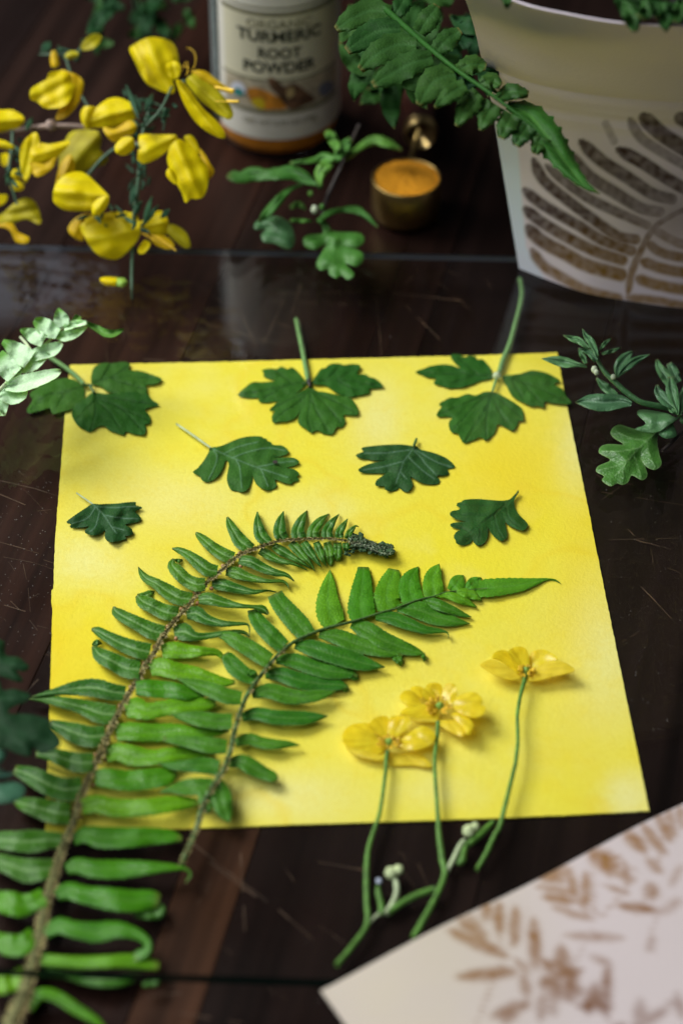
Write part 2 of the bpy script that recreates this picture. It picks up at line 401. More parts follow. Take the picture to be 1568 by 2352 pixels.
def wood(name, c, seed):
    m, nt, b = mat(name); tc = nt.nodes.new('ShaderNodeTexCoord'); mp = nt.nodes.new('ShaderNodeMapping')
    mp.inputs['Scale'].default_value = (140, 5, 60); mp.inputs['Location'].default_value = (seed * 3.1, seed, 0)
    nt.links.new(tc.outputs['Object'], mp.inputs['Vector'])
    n = nt.nodes.new('ShaderNodeTexNoise'); n.inputs['Scale'].default_value = 1.0; n.inputs['Detail'].default_value = 6; n.inputs['Roughness'].default_value = .6
    nt.links.new(mp.outputs[0], n.inputs['Vector'])
    n2 = noise_n(nt, 7, 3)
    col = mixc(nt, ramp(nt, n.outputs[0], .3, .72), tuple(v * .4 for v in c), tuple(v * 1.9 for v in c))
    col = mixc(nt, mul(nt, ramp(nt, n2.outputs[0], .4, .7), .5), col, (c[0] * .5, c[1] * .5, c[2] * .55))
    nt.links.new(col, b.inputs['Base Color']); b.inputs['Specular IOR Level'].default_value = .09
    sm = noise_n(nt, 40, 4); nt.links.new(ramp(nt, sm.outputs[0], -.35, 2.0), b.inputs['Roughness'])
    bump(nt, b, n.outputs[0], .0002, .5); return m

# ------------------------------------------------------------------ the table (planks running away from the camera, slightly askew)
ZG0, ZG = .0085, .0112              # underside and top of the pane of glass
a_, b_ = P(600, 1900), P(450, 2352)
dirp = (a_ - b_)[:2]; dirp /= np.linalg.norm(dirp); nrm = np.array([dirp[1], -dirp[0]])
e0 = P(435, 1950)[:2] @ nrm; e1 = a_[:2] @ nrm; PW = (e1 - e0)
table = mk('table_top', [[-1, -.4, -.03], [1, -.4, -.03], [1, 1.6, -.03], [-1, 1.6, -.03], [-1, -.4, -.012], [1, -.4, -.012], [1, 1.6, -.012], [-1, 1.6, -.012]],
           [(0, 3, 2, 1), (4, 5, 6, 7), (0, 1, 5, 4), (1, 2, 6, 5), (2, 3, 7, 6), (3, 0, 4, 7)], plain('table_underside', (.01, .008, .007)), smooth=False)
table['kind'] = 'structure'
tones = {0: (.046, .020, .0105), -1: (.016, .0072, .0052), 1: (.0105, .0056, .0045), -2: (.022, .0092, .006), 2: (.010, .0056, .0045), -3: (.015, .0075, .0055), 3: (.014, .0075, .005)}
widths = {}
pos = e0
WID = .052
for k in range(-14, 16):
    if k == 0: x0, x1 = e0, e1
    elif k > 0: x0, x1 = e1 + (k - 1) * WID, e1 + k * WID
    else: x0, x1 = e0 + k * WID, e0 + (k + 1) * WID
    g = .00006; x0 += g; x1 -= g
    c = tones.get(k, [(.013, .0066, .005), (.017, .0078, .0054), (.011, .006, .005)][k % 3])
    L0, L1 = -.5, 1.7; bv = .0002
    pieces = [(L0, L1)]
    if k == 0: pieces = [(L0, .36), (.3602, L1)]
    prof = [(x0, -.012), (x0, -bv), (x0 + bv, 0), (x1 - bv, 0), (x1, -bv), (x1, -.012)]
    for pi, (La, Lb) in enumerate(pieces):
        V = []
        for L in (La, Lb):
            for (u, zz) in prof: q = nrm * u + dirp * L; V.append([q[0], q[1], zz])
        F = [(i, i + 1, i + 7, i + 6) for i in range(5)] + [(5, 0, 6, 11), (0, 5, 4, 3, 2, 1), (6, 7, 8, 9, 10, 11)]
        o = mk('plank', V, F, wood('dark_stained_wood_%d_%d' % (k, pi), c if pi == 0 else (.014, .0068, .005), k + pi * 5), table, smooth=False)
        ang = math.atan2(dirp[1], dirp[0]) - math.pi / 2
        Rz = Matrix.Rotation(-ang, 4, 'Z'); o.data.transform(Rz); o.matrix_basis = Matrix.Rotation(ang, 4, 'Z')   # the object's own axes run along the grain
# fine scratches in the varnish and dust
def strips(name, segs, m, parent, z, wd):
    V, F = [], []
    for s in segs:
        ps = [P(x, y, z) for x, y in s]
        for a, b in zip(ps[:-1], ps[1:]):
            d = (b - a)[:2]; l = np.linalg.norm(d)
            if l < 1e-6: continue
            k = max(2, int(l / .003)); nn = np.array([-d[1], d[0]]) / l
            for i in range(k):
                if random.random() < .22: continue
                w0 = wd * random.uniform(.3, 1) / 2; p0 = a + (b - a) * i / k; p1 = a + (b - a) * (i + .97) / k
                j = nn * random.uniform(-.00008, .00008); i0 = len(V)
                for q, sg in ((p0, 1), (p1, 1), (p1, -1), (p0, -1)): V.append([q[0] + nn[0] * w0 * sg + j[0], q[1] + nn[1] * w0 * sg + j[1], z])
                F.append((i0, i0 + 3, i0 + 2, i0 + 1))
    return mk(name, V, F, m, parent, smooth=False, kind='stuff')
sc = [[(0, 1245), (60, 1262), (122, 1280)], [(0, 1104), (80, 1122), (140, 1142)], [(88, 1498), (120, 1508)], [(0, 1135), (60, 1160)],
      [(440, 1935), (520, 2000), (640, 2090), (720, 2160)], [(480, 1980), (560, 2040), (620, 2080)], [(552, 1960), (560, 2080), (565, 2200)],
      [(430, 1700), (700, 1660)], [(375, 2320), (560, 2352)], [(340, 2290), (420, 2280)], [(330, 825), (430, 832)], [(430, 820), (520, 832)],
      [(630, 690), (800, 700)], [(600, 676), (900, 668)], [(850, 668), (1060, 690)], [(590, 800), (545, 700)], [(470, 742), (640, 790)], [(605, 790), (650, 690)], [(640, 742), (690, 760)],
      [(690, 655), (670, 720)], [(930, 700), (1010, 780)], [(1380, 1130), (1568, 1160)], [(1460, 1240), (1568, 1270)], [(1440, 1215), (1455, 1230)], [(1370, 1090), (1400, 1112)],
      [(0, 2340), (60, 2352)], [(700, 1975), (850, 2000)], [(10, 1390), (110, 1420)], [(20, 1180), (120, 1170)], [(60, 1590), (90, 1560)], [(1455, 1330), (1540, 1420)], [(1400, 1240), (1560, 1236)]]
sc2 = []
for k in range(70):
    x, y = random.choice([(random.uniform(0, 110), random.uniform(1000, 1500)), (random.uniform(1350, 1568), random.uniform(1050, 1750)), (random.uniform(0, 1568), random.uniform(600, 820)), (random.uniform(430, 1000), random.uniform(1930, 2350))])
    a = random.choice([.3, .35, 2.2, 1.2]) + random.gauss(0, .25); l = random.expovariate(1 / 45) + 10; sc2.append([(x, y), (x + l * .5 * math.cos(a), y + l * .5 * math.sin(a)), (x + l * math.cos(a + .06), y + l * math.sin(a + .06))])
strips('fine_scratches', sc2, M['scratch'], table, .00014, .00014)
strips('scratches', sc, M['scratch'], table, .00012, .00030)
V, F = [], []
for k in range(260):
    if k < 110: x, y = random.uniform(0, 120), random.uniform(1080, 1500)
    elif k < 200: x, y = random.uniform(1380, 1568), random.uniform(1120, 1700)
    else: x, y = random.uniform(0, 1568), random.uniform(600, 2350)
    c = P(x, y, .00015); r = random.uniform(.00006, .00018); i0 = len(V)
    for j in range(5): V.append(c + [r * math.cos(j * 1.257), r * math.sin(j * 1.257), 0])
    V.append(c + [0, 0, r]); F += [(i0 + j, i0 + (j + 1) % 5, i0 + 5) for j in range(5)]
mk('dust_specks', V, F, M['dust'], table, kind='stuff')

# ------------------------------------------------------------------ pane of glass
def glass_mat():
    m, nt, b = mat('clear_glass'); nt.nodes.remove(b)
    tr = nt.nodes.new('ShaderNodeBsdfTransparent'); tr.inputs[0].default_value = (.985, .992, .985, 1)
    gl = nt.nodes.new('ShaderNodeBsdfGlossy'); gl.inputs['Roughness'].default_value = .02
    n = noise_n(nt, 30, 5); 
    nt.links.new(mul(nt, ramp(nt, n.outputs[0], .45, .8), .03), gl.inputs['Roughness'])
    fr = nt.nodes.new('ShaderNodeFresnel'); ge = nt.nodes.new('ShaderNodeNewGeometry')
    io = nt.nodes.new('ShaderNodeMapRange'); io.inputs['To Min'].default_value = 1.38; io.inputs['To Max'].default_value = 1 / 1.38
    nt.links.new(ge.outputs['Backfacing'], io.inputs['Value']); nt.links.new(io.outputs[0], fr.inputs['IOR'])
    mx = nt.nodes.new('ShaderNodeMixShader')
    nt.links.new(fr.outputs[0], mx.inputs[0]); nt.links.new(tr.outputs[0], mx.inputs[1]); nt.links.new(gl.outputs[0], mx.inputs[2])
    nt.links.new(mx.outputs[0], nt.nodes['Material Output'].inputs['Surface']); return m
M['glass'] = glass_mat()
m, nt, b = mat('glass_edge'); b.inputs['Base Color'].default_value = (.004, .022, .016, 1); b.inputs['Roughness'].default_value = .25; M['gedge'] = m
m, nt, b = mat('glass_edge_highlight'); b.inputs['Base Color'].default_value = (.10, .11, .14, 1); b.inputs['Roughness'].default_value = .35; M['gback'] = m  # back edge: its bluish highlight is put into a lighter base colour
g0, g1 = P(-420, 548, ZG), P(2000, 604, ZG); g3, g2 = P(-500, 2208, ZG), P(1900, 2288, ZG)
t0, t1, t2, t3 = g0.copy(), g1.copy(), g2.copy(), g3.copy()
def dn(p, z): q = p.copy(); q[2] = z; return q
bevel = [(g1 - g0), (g3 - g0)]; ub = (g0 - g3) / np.linalg.norm(g0 - g3) * .0007
V = [t0 - ub, t1 - ub, t2, t3, dn(t0, ZG0), dn(t1, ZG0), dn(t2, ZG0), dn(t3, ZG0), dn(t0, ZG - .0007), dn(t1, ZG - .0007)]
F = [(0, 3, 2, 1), (4, 5, 6, 7), (3, 7, 6, 2), (0, 1, 9, 8), (8, 9, 5, 4), (2, 6, 5, 9, 1), (0, 8, 4, 7, 3)]
gp = mk('glass_pane', V, F, [M['glass'], M['gedge'], M['gback']], smooth=False, midx=[0, 0, 1, 2, 2, 1, 1])
tag(gp, 'clear glass pane pressing the plants onto the yellow paper, green edged', 'glass pane')

# ------------------------------------------------------------------ yellow paper
m, nt, b = mat('turmeric_dyed_paper')
n1 = noise_n(nt, 13, 3, .5); n2 = noise_n(nt, 45, 4); n3 = noise_n(nt, 1100, 3, .7); n4 = noise_n(nt, 22, 2, .5)
col = mixc(nt, ramp(nt, n1.outputs[0], .35, .68), (.86, .745, .035), (.85, .765, .13))
col = mixc(nt, mul(nt, ramp(nt, n2.outputs[0], .5, .8), .55), col, (.84, .78, .24))
col = mixc(nt, mul(nt, ramp(nt, n4.outputs[0], .52, .75), .7), col, (.86, .68, .012))
col = mixc(nt, mul(nt, attr(nt, 'stain'), .8), col, (.86, .64, .010))
col = mixc(nt, mul(nt, attr(nt, 'wash'), .85), col, (.86, .82, .36))
tl = nt.nodes.new('ShaderNodeMath'); tl.operation = 'PINGPONG'; tl.inputs[1].default_value = .11; nt.links.new(n1.outputs[0], tl.inputs[0])
col = mixc(nt, mul(nt, ramp(nt, tl.outputs[0], .014, 0), .30), col, (.84, .60, .012))       # tide lines of the dye
n5 = noise_n(nt, 120, 5, .7); col = mixc(nt, mul(nt, ramp(nt, n5.outputs[0], .5, .75), .35), col, (.86, .66, .012))
col = mixc(nt, mul(nt, ramp(nt, n3.outputs[0], .35, .75), .28), col, (.74, .58, .02))
nt.links.new(col, b.inputs['Base Color']); b.inputs['Roughness'].default_value = .85; b.inputs['Specular IOR Level'].default_value = .25
bump(nt, b, n3.outputs[0], .00022, .7); M['ypaper'] = m
po = [(161, 838), (300, 835), (500, 831), (700, 826), (900, 821), (1100, 816), (1268, 810), (1279, 809), (1281, 822), (1289, 868), (1305, 950), (1344, 1139), (1385, 1344), (1436, 1597), (1463, 1730), (1490, 1862),
      (1300, 1872), (1100, 1880), (900, 1887), (700, 1893), (500, 1900), (300, 1907), (104, 1913), (108, 1790), (113, 1660), (118, 1500), (121, 1400), (118, 1381), (119, 1356), (123, 1352), (127, 1240), (138, 1102), (150, 948)]
pd = []
for i_ in range(len(po)):
    a_p, b_p = np.array(po[i_], float), np.array(po[(i_ + 1) % len(po)], float); kk = max(1, int(np.linalg.norm(b_p - a_p) / 7))
    for j_ in range(kk): pd.append(a_p + (b_p - a_p) * j_ / kk + rng.normal(0, .38, 2) * (j_ > 0))
Q, F, d = triangulate(pd, 26, 4, False)
q2 = []
z = .0006 + .00018 * fnoise(Q, .006, 3) + .0001
V = np.array([P(q[0], q[1], zz) for q, zz in zip(Q, z)])
st = np.clip((1 - Q[:, 0] / 420) * 1.0, 0, 1) * np.clip((Q[:, 1] - 1330) / 120, 0, 1) * np.clip((1800 - Q[:, 1]) / 250, 0, 1)
st = np.maximum(st, .8 * np.exp(-(((Q[:, 0] - 1180) / 160) ** 2 + ((Q[:, 1] - 1080) / 120) ** 2)))
st = np.maximum(st, .6 * np.exp(-(((Q[:, 0] - 1330) / 60) ** 2 + ((Q[:, 1] - 1200) / 200) ** 2)))
ws = np.zeros(len(Q))
for (x, y, rx, ry, k) in [(1440, 1830, 60, 60, 1), (1400, 1500, 90, 160, .8), (200, 1290, 100, 60, .8), (640, 1830, 170, 60, .9), (870, 960, 60, 90, .8), (1330, 1020, 50, 110, .8), (420, 1150, 160, 70, .6), (700, 1180, 130, 60, .6), (1000, 1820, 120, 40, .5), (180, 900, 120, 60, .6)]:
    ws = np.maximum(ws, k * np.exp(-(((Q[:, 0] - x) / rx) ** 2 + ((Q[:, 1] - y) / ry) ** 2)))
V, F, at = solidify(V, F, .00045, {'stain': st, 'wash': ws})
yp = tag(mk('yellow_paper', V, F, M['ypaper'], attrs=at, smooth=False), 'bright yellow dyed sheet of thick paper lying flat under pressed leaves and ferns', 'paper')

ZP = .0010                           # top of the paper
# ------------------------------------------------------------------ three-lobed buttercup leaves
GB = 'three-lobed buttercup leaves along the top of the yellow paper'
def lobed_leaf(label, c, lobes, veins, pet, z=.0013, zs=(.002, .002), extra=(), base=None):
    b0 = c(base); t = thing('buttercup_leaf', label, 'leaf', P(b0[0], b0[1], ZP), GB)
    for k, lo in enumerate(lobes):
        patch('leaflet', t, cv(c, lo), M['butleaf'], z + .0002 * (k == 1) + .0001 * k, wav=.0004, wavs=.05, step=3.6, veins=[cv(c, v) for v in veins[k]], vw=1.5, vein_h=-.00030, bulge=.0003, teeth=1.5, sub=3, zmin=.0011)
    tube('petiole', t, cv(c, pet), M['stemhairy'], zs, n=26, rough=.1)
    for e in extra: tube('petiolule', t, cv(c, e[0]), e[1], (.002, .002), n=10)
    # fine hairs on the stalk
    s = resample(cv(c, pet), 90); V, F = [], []
    for i in range(90):
        for sd in (-1, 1):
            x, y, wd = s[i]; p = P(x + sd * wd * .4, y, zs[0]); q = P(x + sd * (wd * .5 + random.uniform(1, 4)), y + random.uniform(-2, 2), zs[0] + .0005)
            i0 = len(V); V += [p, p + [0, .00008, 0], q]; F.append((i0, i0 + 1, i0 + 2))
    mk('hairs', V, F, M['stempale'], t, kind='stuff')
    return t
c = conv(40, 860, 4)
lobed_leaf('left buttercup leaf with one lobe hanging off the paper corner under pale fern', c,
 [[(670, 420), (560, 350), (400, 355), (230, 430), (140, 500), (170, 560), (120, 640), (125, 690), (230, 670), (340, 640), (370, 700), (480, 670), (560, 650), (670, 560), (685, 480)],
  [(760, 400), (755, 320), (790, 225), (880, 190), (960, 195), (1060, 178), (1140, 200), (1130, 260), (1240, 268), (1340, 300), (1460, 350), (1390, 400), (1300, 412), (1310, 460), (1280, 500), (1100, 500), (930, 480), (860, 430), (800, 410)],
  [(790, 485), (930, 500), (1100, 470), (1290, 480), (1360, 560), (1430, 610), (1290, 650), (1340, 720), (1340, 795), (1290, 800), (1300, 850), (1280, 905), (1200, 903), (1100, 875), (1080, 910), (1000, 885), (930, 860), (880, 815), (800, 840), (740, 880), (660, 840), (600, 790), (560, 700), (590, 620), (690, 545), (750, 495)]],
 [[[(670, 430), (500, 480), (300, 520), (150, 660)], [(500, 480), (380, 690)]],
  [[(760, 400), (950, 340), (1200, 330), (1440, 350)], [(850, 370), (950, 200)], [(950, 340), (1120, 230)], [(950, 350), (1280, 450)]],
  [[(790, 490), (800, 650), (750, 870)], [(800, 560), (950, 700), (1080, 900)], [(800, 540), (1050, 640), (1280, 880)], [(800, 520), (1100, 560), (1400, 610)], [(800, 560), (680, 680), (600, 770)], [(1000, 620), (1330, 760)]]],
 [(320, 120, 44), (500, 240, 46), (600, 320, 48), (680, 400, 40)], extra=[([(670, 420, 30), (720, 410, 30), (770, 420, 26)], M['stemd']), ([(740, 420, 26), (785, 490, 24)], M['stemd'])], base=(700, 410))
c = conv(580, 780, 4)
lobed_leaf('middle buttercup leaf with short hairy stalk pointing up past the top edge', c,
 [[(740, 700), (700, 650), (640, 580), (590, 555), (560, 572), (490, 547), (450, 572), (390, 566), (300, 580), (320, 610), (315, 640), (380, 670), (440, 690), (300, 702), (210, 702), (150, 740), (60, 825), (120, 850), (190, 862), (270, 858), (270, 895), (340, 905), (410, 895), (480, 890), (600, 840), (680, 780), (745, 725)],
  [(800, 700), (850, 620), (890, 570), (930, 562), (980, 522), (1060, 515), (1120, 532), (1200, 520), (1270, 530), (1280, 560), (1250, 620), (1340, 625), (1370, 650), (1440, 670), (1510, 745), (1440, 760), (1370, 770), (1375, 810), (1280, 830), (1190, 850), (1090, 830), (1030, 800), (950, 740), (870, 725), (810, 720)],
  [(775, 750), (850, 790), (930, 800), (1050, 830), (1180, 860), (1240, 930), (1260, 1020), (1200, 1030), (1110, 1030), (1130, 1090), (1100, 1150), (1045, 1150), (1000, 1220), (920, 1215), (850, 1180), (790, 1205), (730, 1160), (670, 1120), (660, 1060), (695, 965), (640, 1050), (560, 1090), (480, 1095), (410, 1105), (400, 1040), (430, 990), (375, 985), (420, 930), (480, 890), (620, 830), (720, 780)]],
 [[[(740, 700), (560, 730), (350, 780), (80, 825)], [(600, 720), (450, 600)], [(560, 730), (320, 860)]],
  [[(800, 710), (1000, 680), (1250, 700), (1490, 745)], [(950, 680), (1060, 560)], [(1050, 680), (1240, 560)], [(1050, 690), (1250, 790)]],
  [[(775, 760), (780, 900), (760, 1050), (790, 1190)], [(780, 820), (850, 1000), (960, 1200)], [(790, 800), (930, 920), (1100, 1120)], [(790, 790), (1000, 880), (1230, 1000)], [(770, 800), (650, 920), (520, 1000), (420, 1090)], [(770, 800), (600, 870), (400, 970)]]],
 [(640, 70, 40), (670, 220, 42), (710, 420, 46), (760, 690, 48)], extra=[([(765, 680, 50), (780, 750, 30)], M['woodstalk']), ([(770, 700, 28), (700, 720, 20)], M['stemd'])], base=(770, 700))
c = conv(1030, 860, 4)
lobed_leaf('right buttercup leaf with long curved stalk rising toward the curled print', c,
 [[(800, 310), (785, 250), (740, 190), (700, 152), (645, 158), (640, 130), (580, 115), (520, 132), (470, 105), (385, 112), (415, 175), (485, 240), (380, 210), (290, 206), (180, 222), (120, 245), (35, 278), (80, 300), (150, 330), (240, 347), (212, 390), (300, 420), (370, 440), (460, 440), (560, 415), (680, 370), (790, 340)],
  [(900, 330), (980, 310), (1090, 295), (1150, 275), (1210, 265), (1340, 290), (1480, 368), (1410, 400), (1500, 450), (1540, 530), (1592, 588), (1540, 600), (1400, 590), (1322, 572), (1312, 632), (1250, 615), (1190, 618), (1080, 570), (1000, 520), (950, 430)],
  [(800, 480), (720, 480), (630, 515), (550, 500), (450, 535), (370, 540), (270, 600), (292, 630), (250, 690), (252, 725), (350, 725), (400, 740), (365, 790), (390, 880), (450, 890), (480, 940), (520, 990), (600, 965), (680, 930), (740, 960), (820, 890), (855, 800), (930, 830), (1000, 865), (1050, 810), (1060, 765), (1110, 760), (1100, 660), (1040, 600), (940, 540), (850, 492)]],
 [[[(800, 320), (600, 310), (350, 300), (50, 280)], [(650, 300), (450, 130)], [(560, 300), (400, 250)], [(600, 320), (400, 400)]],
  [[(900, 330), (1100, 380), (1350, 480), (1580, 585)], [(1000, 350), (1200, 300), (1400, 340)], [(1100, 380), (1300, 600)], [(1000, 360), (1100, 530)]],
  [[(800, 490), (740, 640), (640, 800), (530, 980)], [(780, 560), (740, 760), (740, 940)], [(790, 520), (650, 600), (520, 740), (400, 860)], [(790, 510), (600, 570), (280, 700)], [(800, 520), (880, 680), (980, 840)], [(810, 500), (960, 620), (1100, 740)]]],
 [(1076, -652, 42), (1096, -520, 44), (1080, -392, 46), (1030, -200, 46), (976, 0, 52), (910, 150, 52), (868, 290, 50)], extra=[([(840, 340, 24), (825, 400, 30), (800, 480, 24)], M['stemhairy'])], base=(850, 320))
blob('leaf_joint', bpy.data.objects['buttercup_leaf.002'], *c((850, 320)), .0024, 10, M['stempale'], rough=.3)

# ------------------------------------------------------------------ hawthorn leaves
GH = 'small lobed hawthorn leaves on the yellow paper'
def haw(label, c, out, veins, pet, m, petm, vh, z=.0014, wav=.0008, sub=3, spots=()):
    b0 = c(pet[-1]); t = thing('hawthorn_leaf', label, 'leaf', P(b0[0], b0[1], ZP), GH)
    patch('blade', t, cv(c, out), m, z, wav=wav, wavs=.035, step=2.6, veins=[cv(c, v) for v in veins], vw=1.25, vein_h=vh * .7, bulge=.0006, teeth=.7, sub=sub, zmin=.0011)
    tube('petiole', t, cv(c, pet), petm, (.0018, .0022), n=16, ring=8)
    for (x, y, r) in spots:
        q = c((x, y, r)); patch('blemish', t, [(q[0] + q[2] * 1.2 * math.cos(a) , q[1] + q[2] * .8 * math.sin(a)) for a in np.linspace(0, 5.6, 8)], M['woodstalk'], z + .0013, step=2, th=.0002)
haw('largest hawthorn leaf with long pale stalk and a dark blemish', conv(420, 1040, 4),
 [(420, 320), (530, 300), (620, 262), (720, 222), (830, 203), (930, 205), (955, 222), (985, 228), (995, 250), (1030, 262), (1045, 288), (1100, 292), (1150, 300), (1205, 350), (1170, 390), (1060, 420), (1240, 415), (1310, 455), (1280, 490), (1180, 520), (1260, 532), (1315, 580), (1290, 602), (1308, 640), (1255, 660), (1230, 680), (1160, 668), (1070, 635), (1085, 700), (1040, 737), (990, 740), (920, 712), (870, 660), (845, 590), (838, 660), (795, 735), (740, 760), (690, 750), (630, 737), (597, 670), (590, 600), (610, 490), (580, 440), (540, 545), (480, 620), (400, 660), (340, 640), (320, 602), (250, 562), (300, 520), (370, 430), (413, 350)],
 [[(420, 315), (560, 380), (700, 440), (850, 500), (1000, 550), (1200, 615)], [(450, 340), (492, 400), (470, 500), (410, 630)], [(680, 440), (715, 500), (728, 600), (738, 720)], [(930, 530), (965, 610), (1000, 700)], [(640, 420), (800, 360), (1000, 320), (1170, 345)], [(560, 380), (700, 310), (900, 260)], [(900, 510), (1100, 470), (1270, 450)]],
 [(85, 80, 22), (260, 200, 24), (350, 265, 24), (425, 318, 20)], M['haw'], M['stempale'], .0003, spots=[(1072, 458, 20)])
haw('dark hawthorn leaf with short green stalk, right of the paper centre', conv(860, 1080, 4),
 [(690, 140), (640, 133), (560, 125), (400, 130), (210, 150), (172, 170), (195, 195), (115, 232), (180, 265), (330, 285), (440, 275), (380, 290), (250, 320), (180, 350), (140, 385), (220, 412), (400, 412), (430, 405), (380, 440), (320, 490), (318, 535), (402, 542), (410, 575), (470, 592), (535, 570), (545, 550), (600, 595), (650, 590), (685, 530), (660, 445), (740, 490), (820, 520), (930, 520), (955, 480), (925, 440), (1030, 430), (1042, 395), (1028, 370), (1102, 355), (1080, 310), (1000, 250), (880, 205), (760, 175), (725, 140)],
 [[(700, 150), (600, 290), (550, 410), (515, 511)], [(700, 190), (760, 250), (830, 340), (920, 430)], [(640, 250), (720, 330), (800, 400), (900, 470)], [(600, 290), (400, 345), (190, 380)], [(650, 180), (420, 210), (200, 215)], [(560, 400), (620, 470)], [(690, 165), (900, 290), (1060, 350)]],
 [(722, 70, 26), (708, 110, 30), (690, 155, 26)], M['haw_blue'], M['stemd'], -.0003)
haw('small dark green hawthorn leaf near the left edge of the yellow paper', conv(140, 1210, 4),
 [(365, 200), (430, 203), (500, 200), (620, 195), (720, 183), (800, 182), (802, 215), (865, 237), (790, 275), (830, 310), (852, 355), (800, 385), (690, 405), (750, 440), (772, 490), (740, 515), (690, 520), (702, 545), (640, 567), (600, 572), (550, 580), (500, 552), (490, 510), (495, 462), (440, 500), (360, 512), (300, 490), (293, 465), (340, 420), (280, 432), (160, 437), (143, 415), (155, 402), (108, 385), (140, 350), (210, 300), (300, 240)],
 [[(370, 200), (480, 310), (550, 420), (610, 490)], [(400, 225), (320, 340), (160, 400)], [(480, 310), (640, 340), (820, 350)], [(440, 270), (400, 420), (340, 480)], [(410, 230), (600, 235), (800, 225)], [(560, 430), (680, 460)]],
 [(208, 90, 16), (280, 140, 17), (370, 203, 18)], M['haw_blue'], M['stempale'], .0002, z=.0018, wav=.0014)
haw('hawthorn leaf at the right with stalk tip pointing up right', conv(1000, 1210, 4),
 [(1163, 85), (1185, 82), (1143, 150), (1140, 220), (1180, 300), (1240, 360), (1272, 400), (1265, 435), (1220, 465), (1140, 440), (1080, 410), (1045, 375), (1060, 450), (1070, 520), (1050, 550), (1010, 567), (950, 535), (910, 490), (878, 440), (875, 520), (840, 590), (780, 615), (740, 590), (725, 557), (690, 595), (620, 612), (560, 590), (555, 560), (535, 530), (560, 480), (605, 457), (520, 430), (500, 405), (540, 387), (660, 377), (600, 365), (530, 335), (495, 300), (520, 270), (578, 260), (600, 240), (563, 215), (575, 190), (608, 182), (640, 160), (760, 150), (900, 160), (1010, 168), (1090, 155), (1130, 120)],
 [[(1150, 110), (1060, 200), (930, 310), (820, 390), (640, 530)], [(1060, 220), (1070, 300), (1110, 370), (1210, 440)], [(930, 310), (720, 310), (540, 295)], [(800, 410), (790, 590)], [(1060, 195), (850, 215), (610, 205)], [(940, 310), (960, 420), (1020, 540)], [(700, 480), (540, 410)]],
 [(1178, 70, 16), (1168, 90, 18), (1150, 118, 20)], M['haw_d'], M['stemd'], -.0003, z=.0018)

# ------------------------------------------------------------------ fern fronds
def fern_hairs(parent, spine, zs, n, mt, ln=7, wd=.00010, fluff=1.0):
    s = resample(spine, 200); V, F = [], []
    for k in range(n):
        i = random.randrange(200); x, y, w_ = s[i]; t = i / 199; z0 = np.interp(t, np.linspace(0, 1, len(zs)), zs)
        a = random.uniform(0, 2 * math.pi); rr = w_ * .42
        p = P(x + rr * math.cos(a), y + rr * math.sin(a), z0 + .0006)
        l = ln * random.uniform(.3, 1) * (w_ / 12) ** .5
        q = P(x + (rr + l) * math.cos(a + random.uniform(-.7, .7)), y + (rr + l) * math.sin(a + random.uniform(-.7, .7)), z0 + .0006 + random.uniform(-.0003, .0012) * fluff)
        i0 = len(V); dd = np.array([wd * 2 * random.uniform(.6, 2), wd, 0]); V += [p - dd, p + dd, q]; F.append((i0, i0 + 1, i0 + 2))
    mk('chaff', V, F, mt, parent, kind='stuff')
A = conv(500, 1260, 2.998); Bc = conv(200, 1300, 2.998); Cc = conv(60, 1640, 2.998); Dc = conv(0, 2040, 2.998)
sp = cv(Dc, [(60, 1700, 120), (80, 1559, 115), (110, 1500, 110), (180, 1350, 105), (230, 1180, 95), (260, 1040, 85), (300, 880, 80), (345, 650, 75), (400, 480, 70), (440, 340, 60), (500, 170, 55), (555, 40, 50)]) \
   + cv(Cc, [(430, 1050, 46), (500, 880, 46), (570, 740, 44), (640, 570, 42), (690, 460, 40), (740, 370, 38), (800, 260, 36), (880, 140, 34)]) \
   + cv(Bc, [(490, 1090, 34), (560, 990, 33), (620, 880, 32), (690, 780, 30), (760, 700, 30), (830, 620, 28), (900, 530, 28), (980, 440, 27), (1050, 385, 26), (1130, 310, 25), (1220, 250, 24)]) \
   + cv(A, [(440, 325, 20), (520, 298, 18), (600, 278, 16), (700, 266, 15), (850, 260, 13), (1000, 262, 12), (1100, 275, 11), (1190, 292, 10)])
b0 = sp[0]
fern1 = thing('fern_frond', 'long dark fern frond with scaly brown stem and tightly curled fuzzy tip', 'fern frond', P(b0[0], b0[1], 0), 'fern fronds laid over the yellow paper')
zsp = (.0045, .0045, .0042, .0040, .0035, .0032, .0030, .0026)
tube('stem', fern1, sp, M['rachis'], zsp, n=170, ring=12, rough=.35)
fern_hairs(fern1, sp, zsp, 2600, M['chaff'])
L1 = []
def add(c, m, z, *leaves, **k):
    for lf in leaves: L1.append((cv(c, lf), m, z, k))
f1, f1b = M['fern1'], M['fern1b']
add(A, f1, .0026, [(390, 335, 50), (310, 285, 92), (260, 215, 72), (225, 150, 52), (205, 98, 14)], [(515, 292, 50), (458, 235, 82), (435, 150, 58), (430, 58, 8)],
    [(625, 265, 60), (597, 210, 84), (605, 130, 60), (626, 54, 5)], [(745, 258, 75), (732, 205, 84), (762, 120, 56), (802, 48, 4)], [(850, 250, 70), (850, 200, 74), (900, 130, 54), (965, 73, 4)],
    [(955, 252, 62), (952, 205, 68), (987, 140, 46), (1042, 76, 4)], [(1045, 252, 55), (1045, 210, 50), (1075, 160, 38), (1106, 110, 4)], [(1110, 258, 48), (1120, 215, 42), (1150, 178, 24), (1170, 163, 10), (1190, 172, 3)])
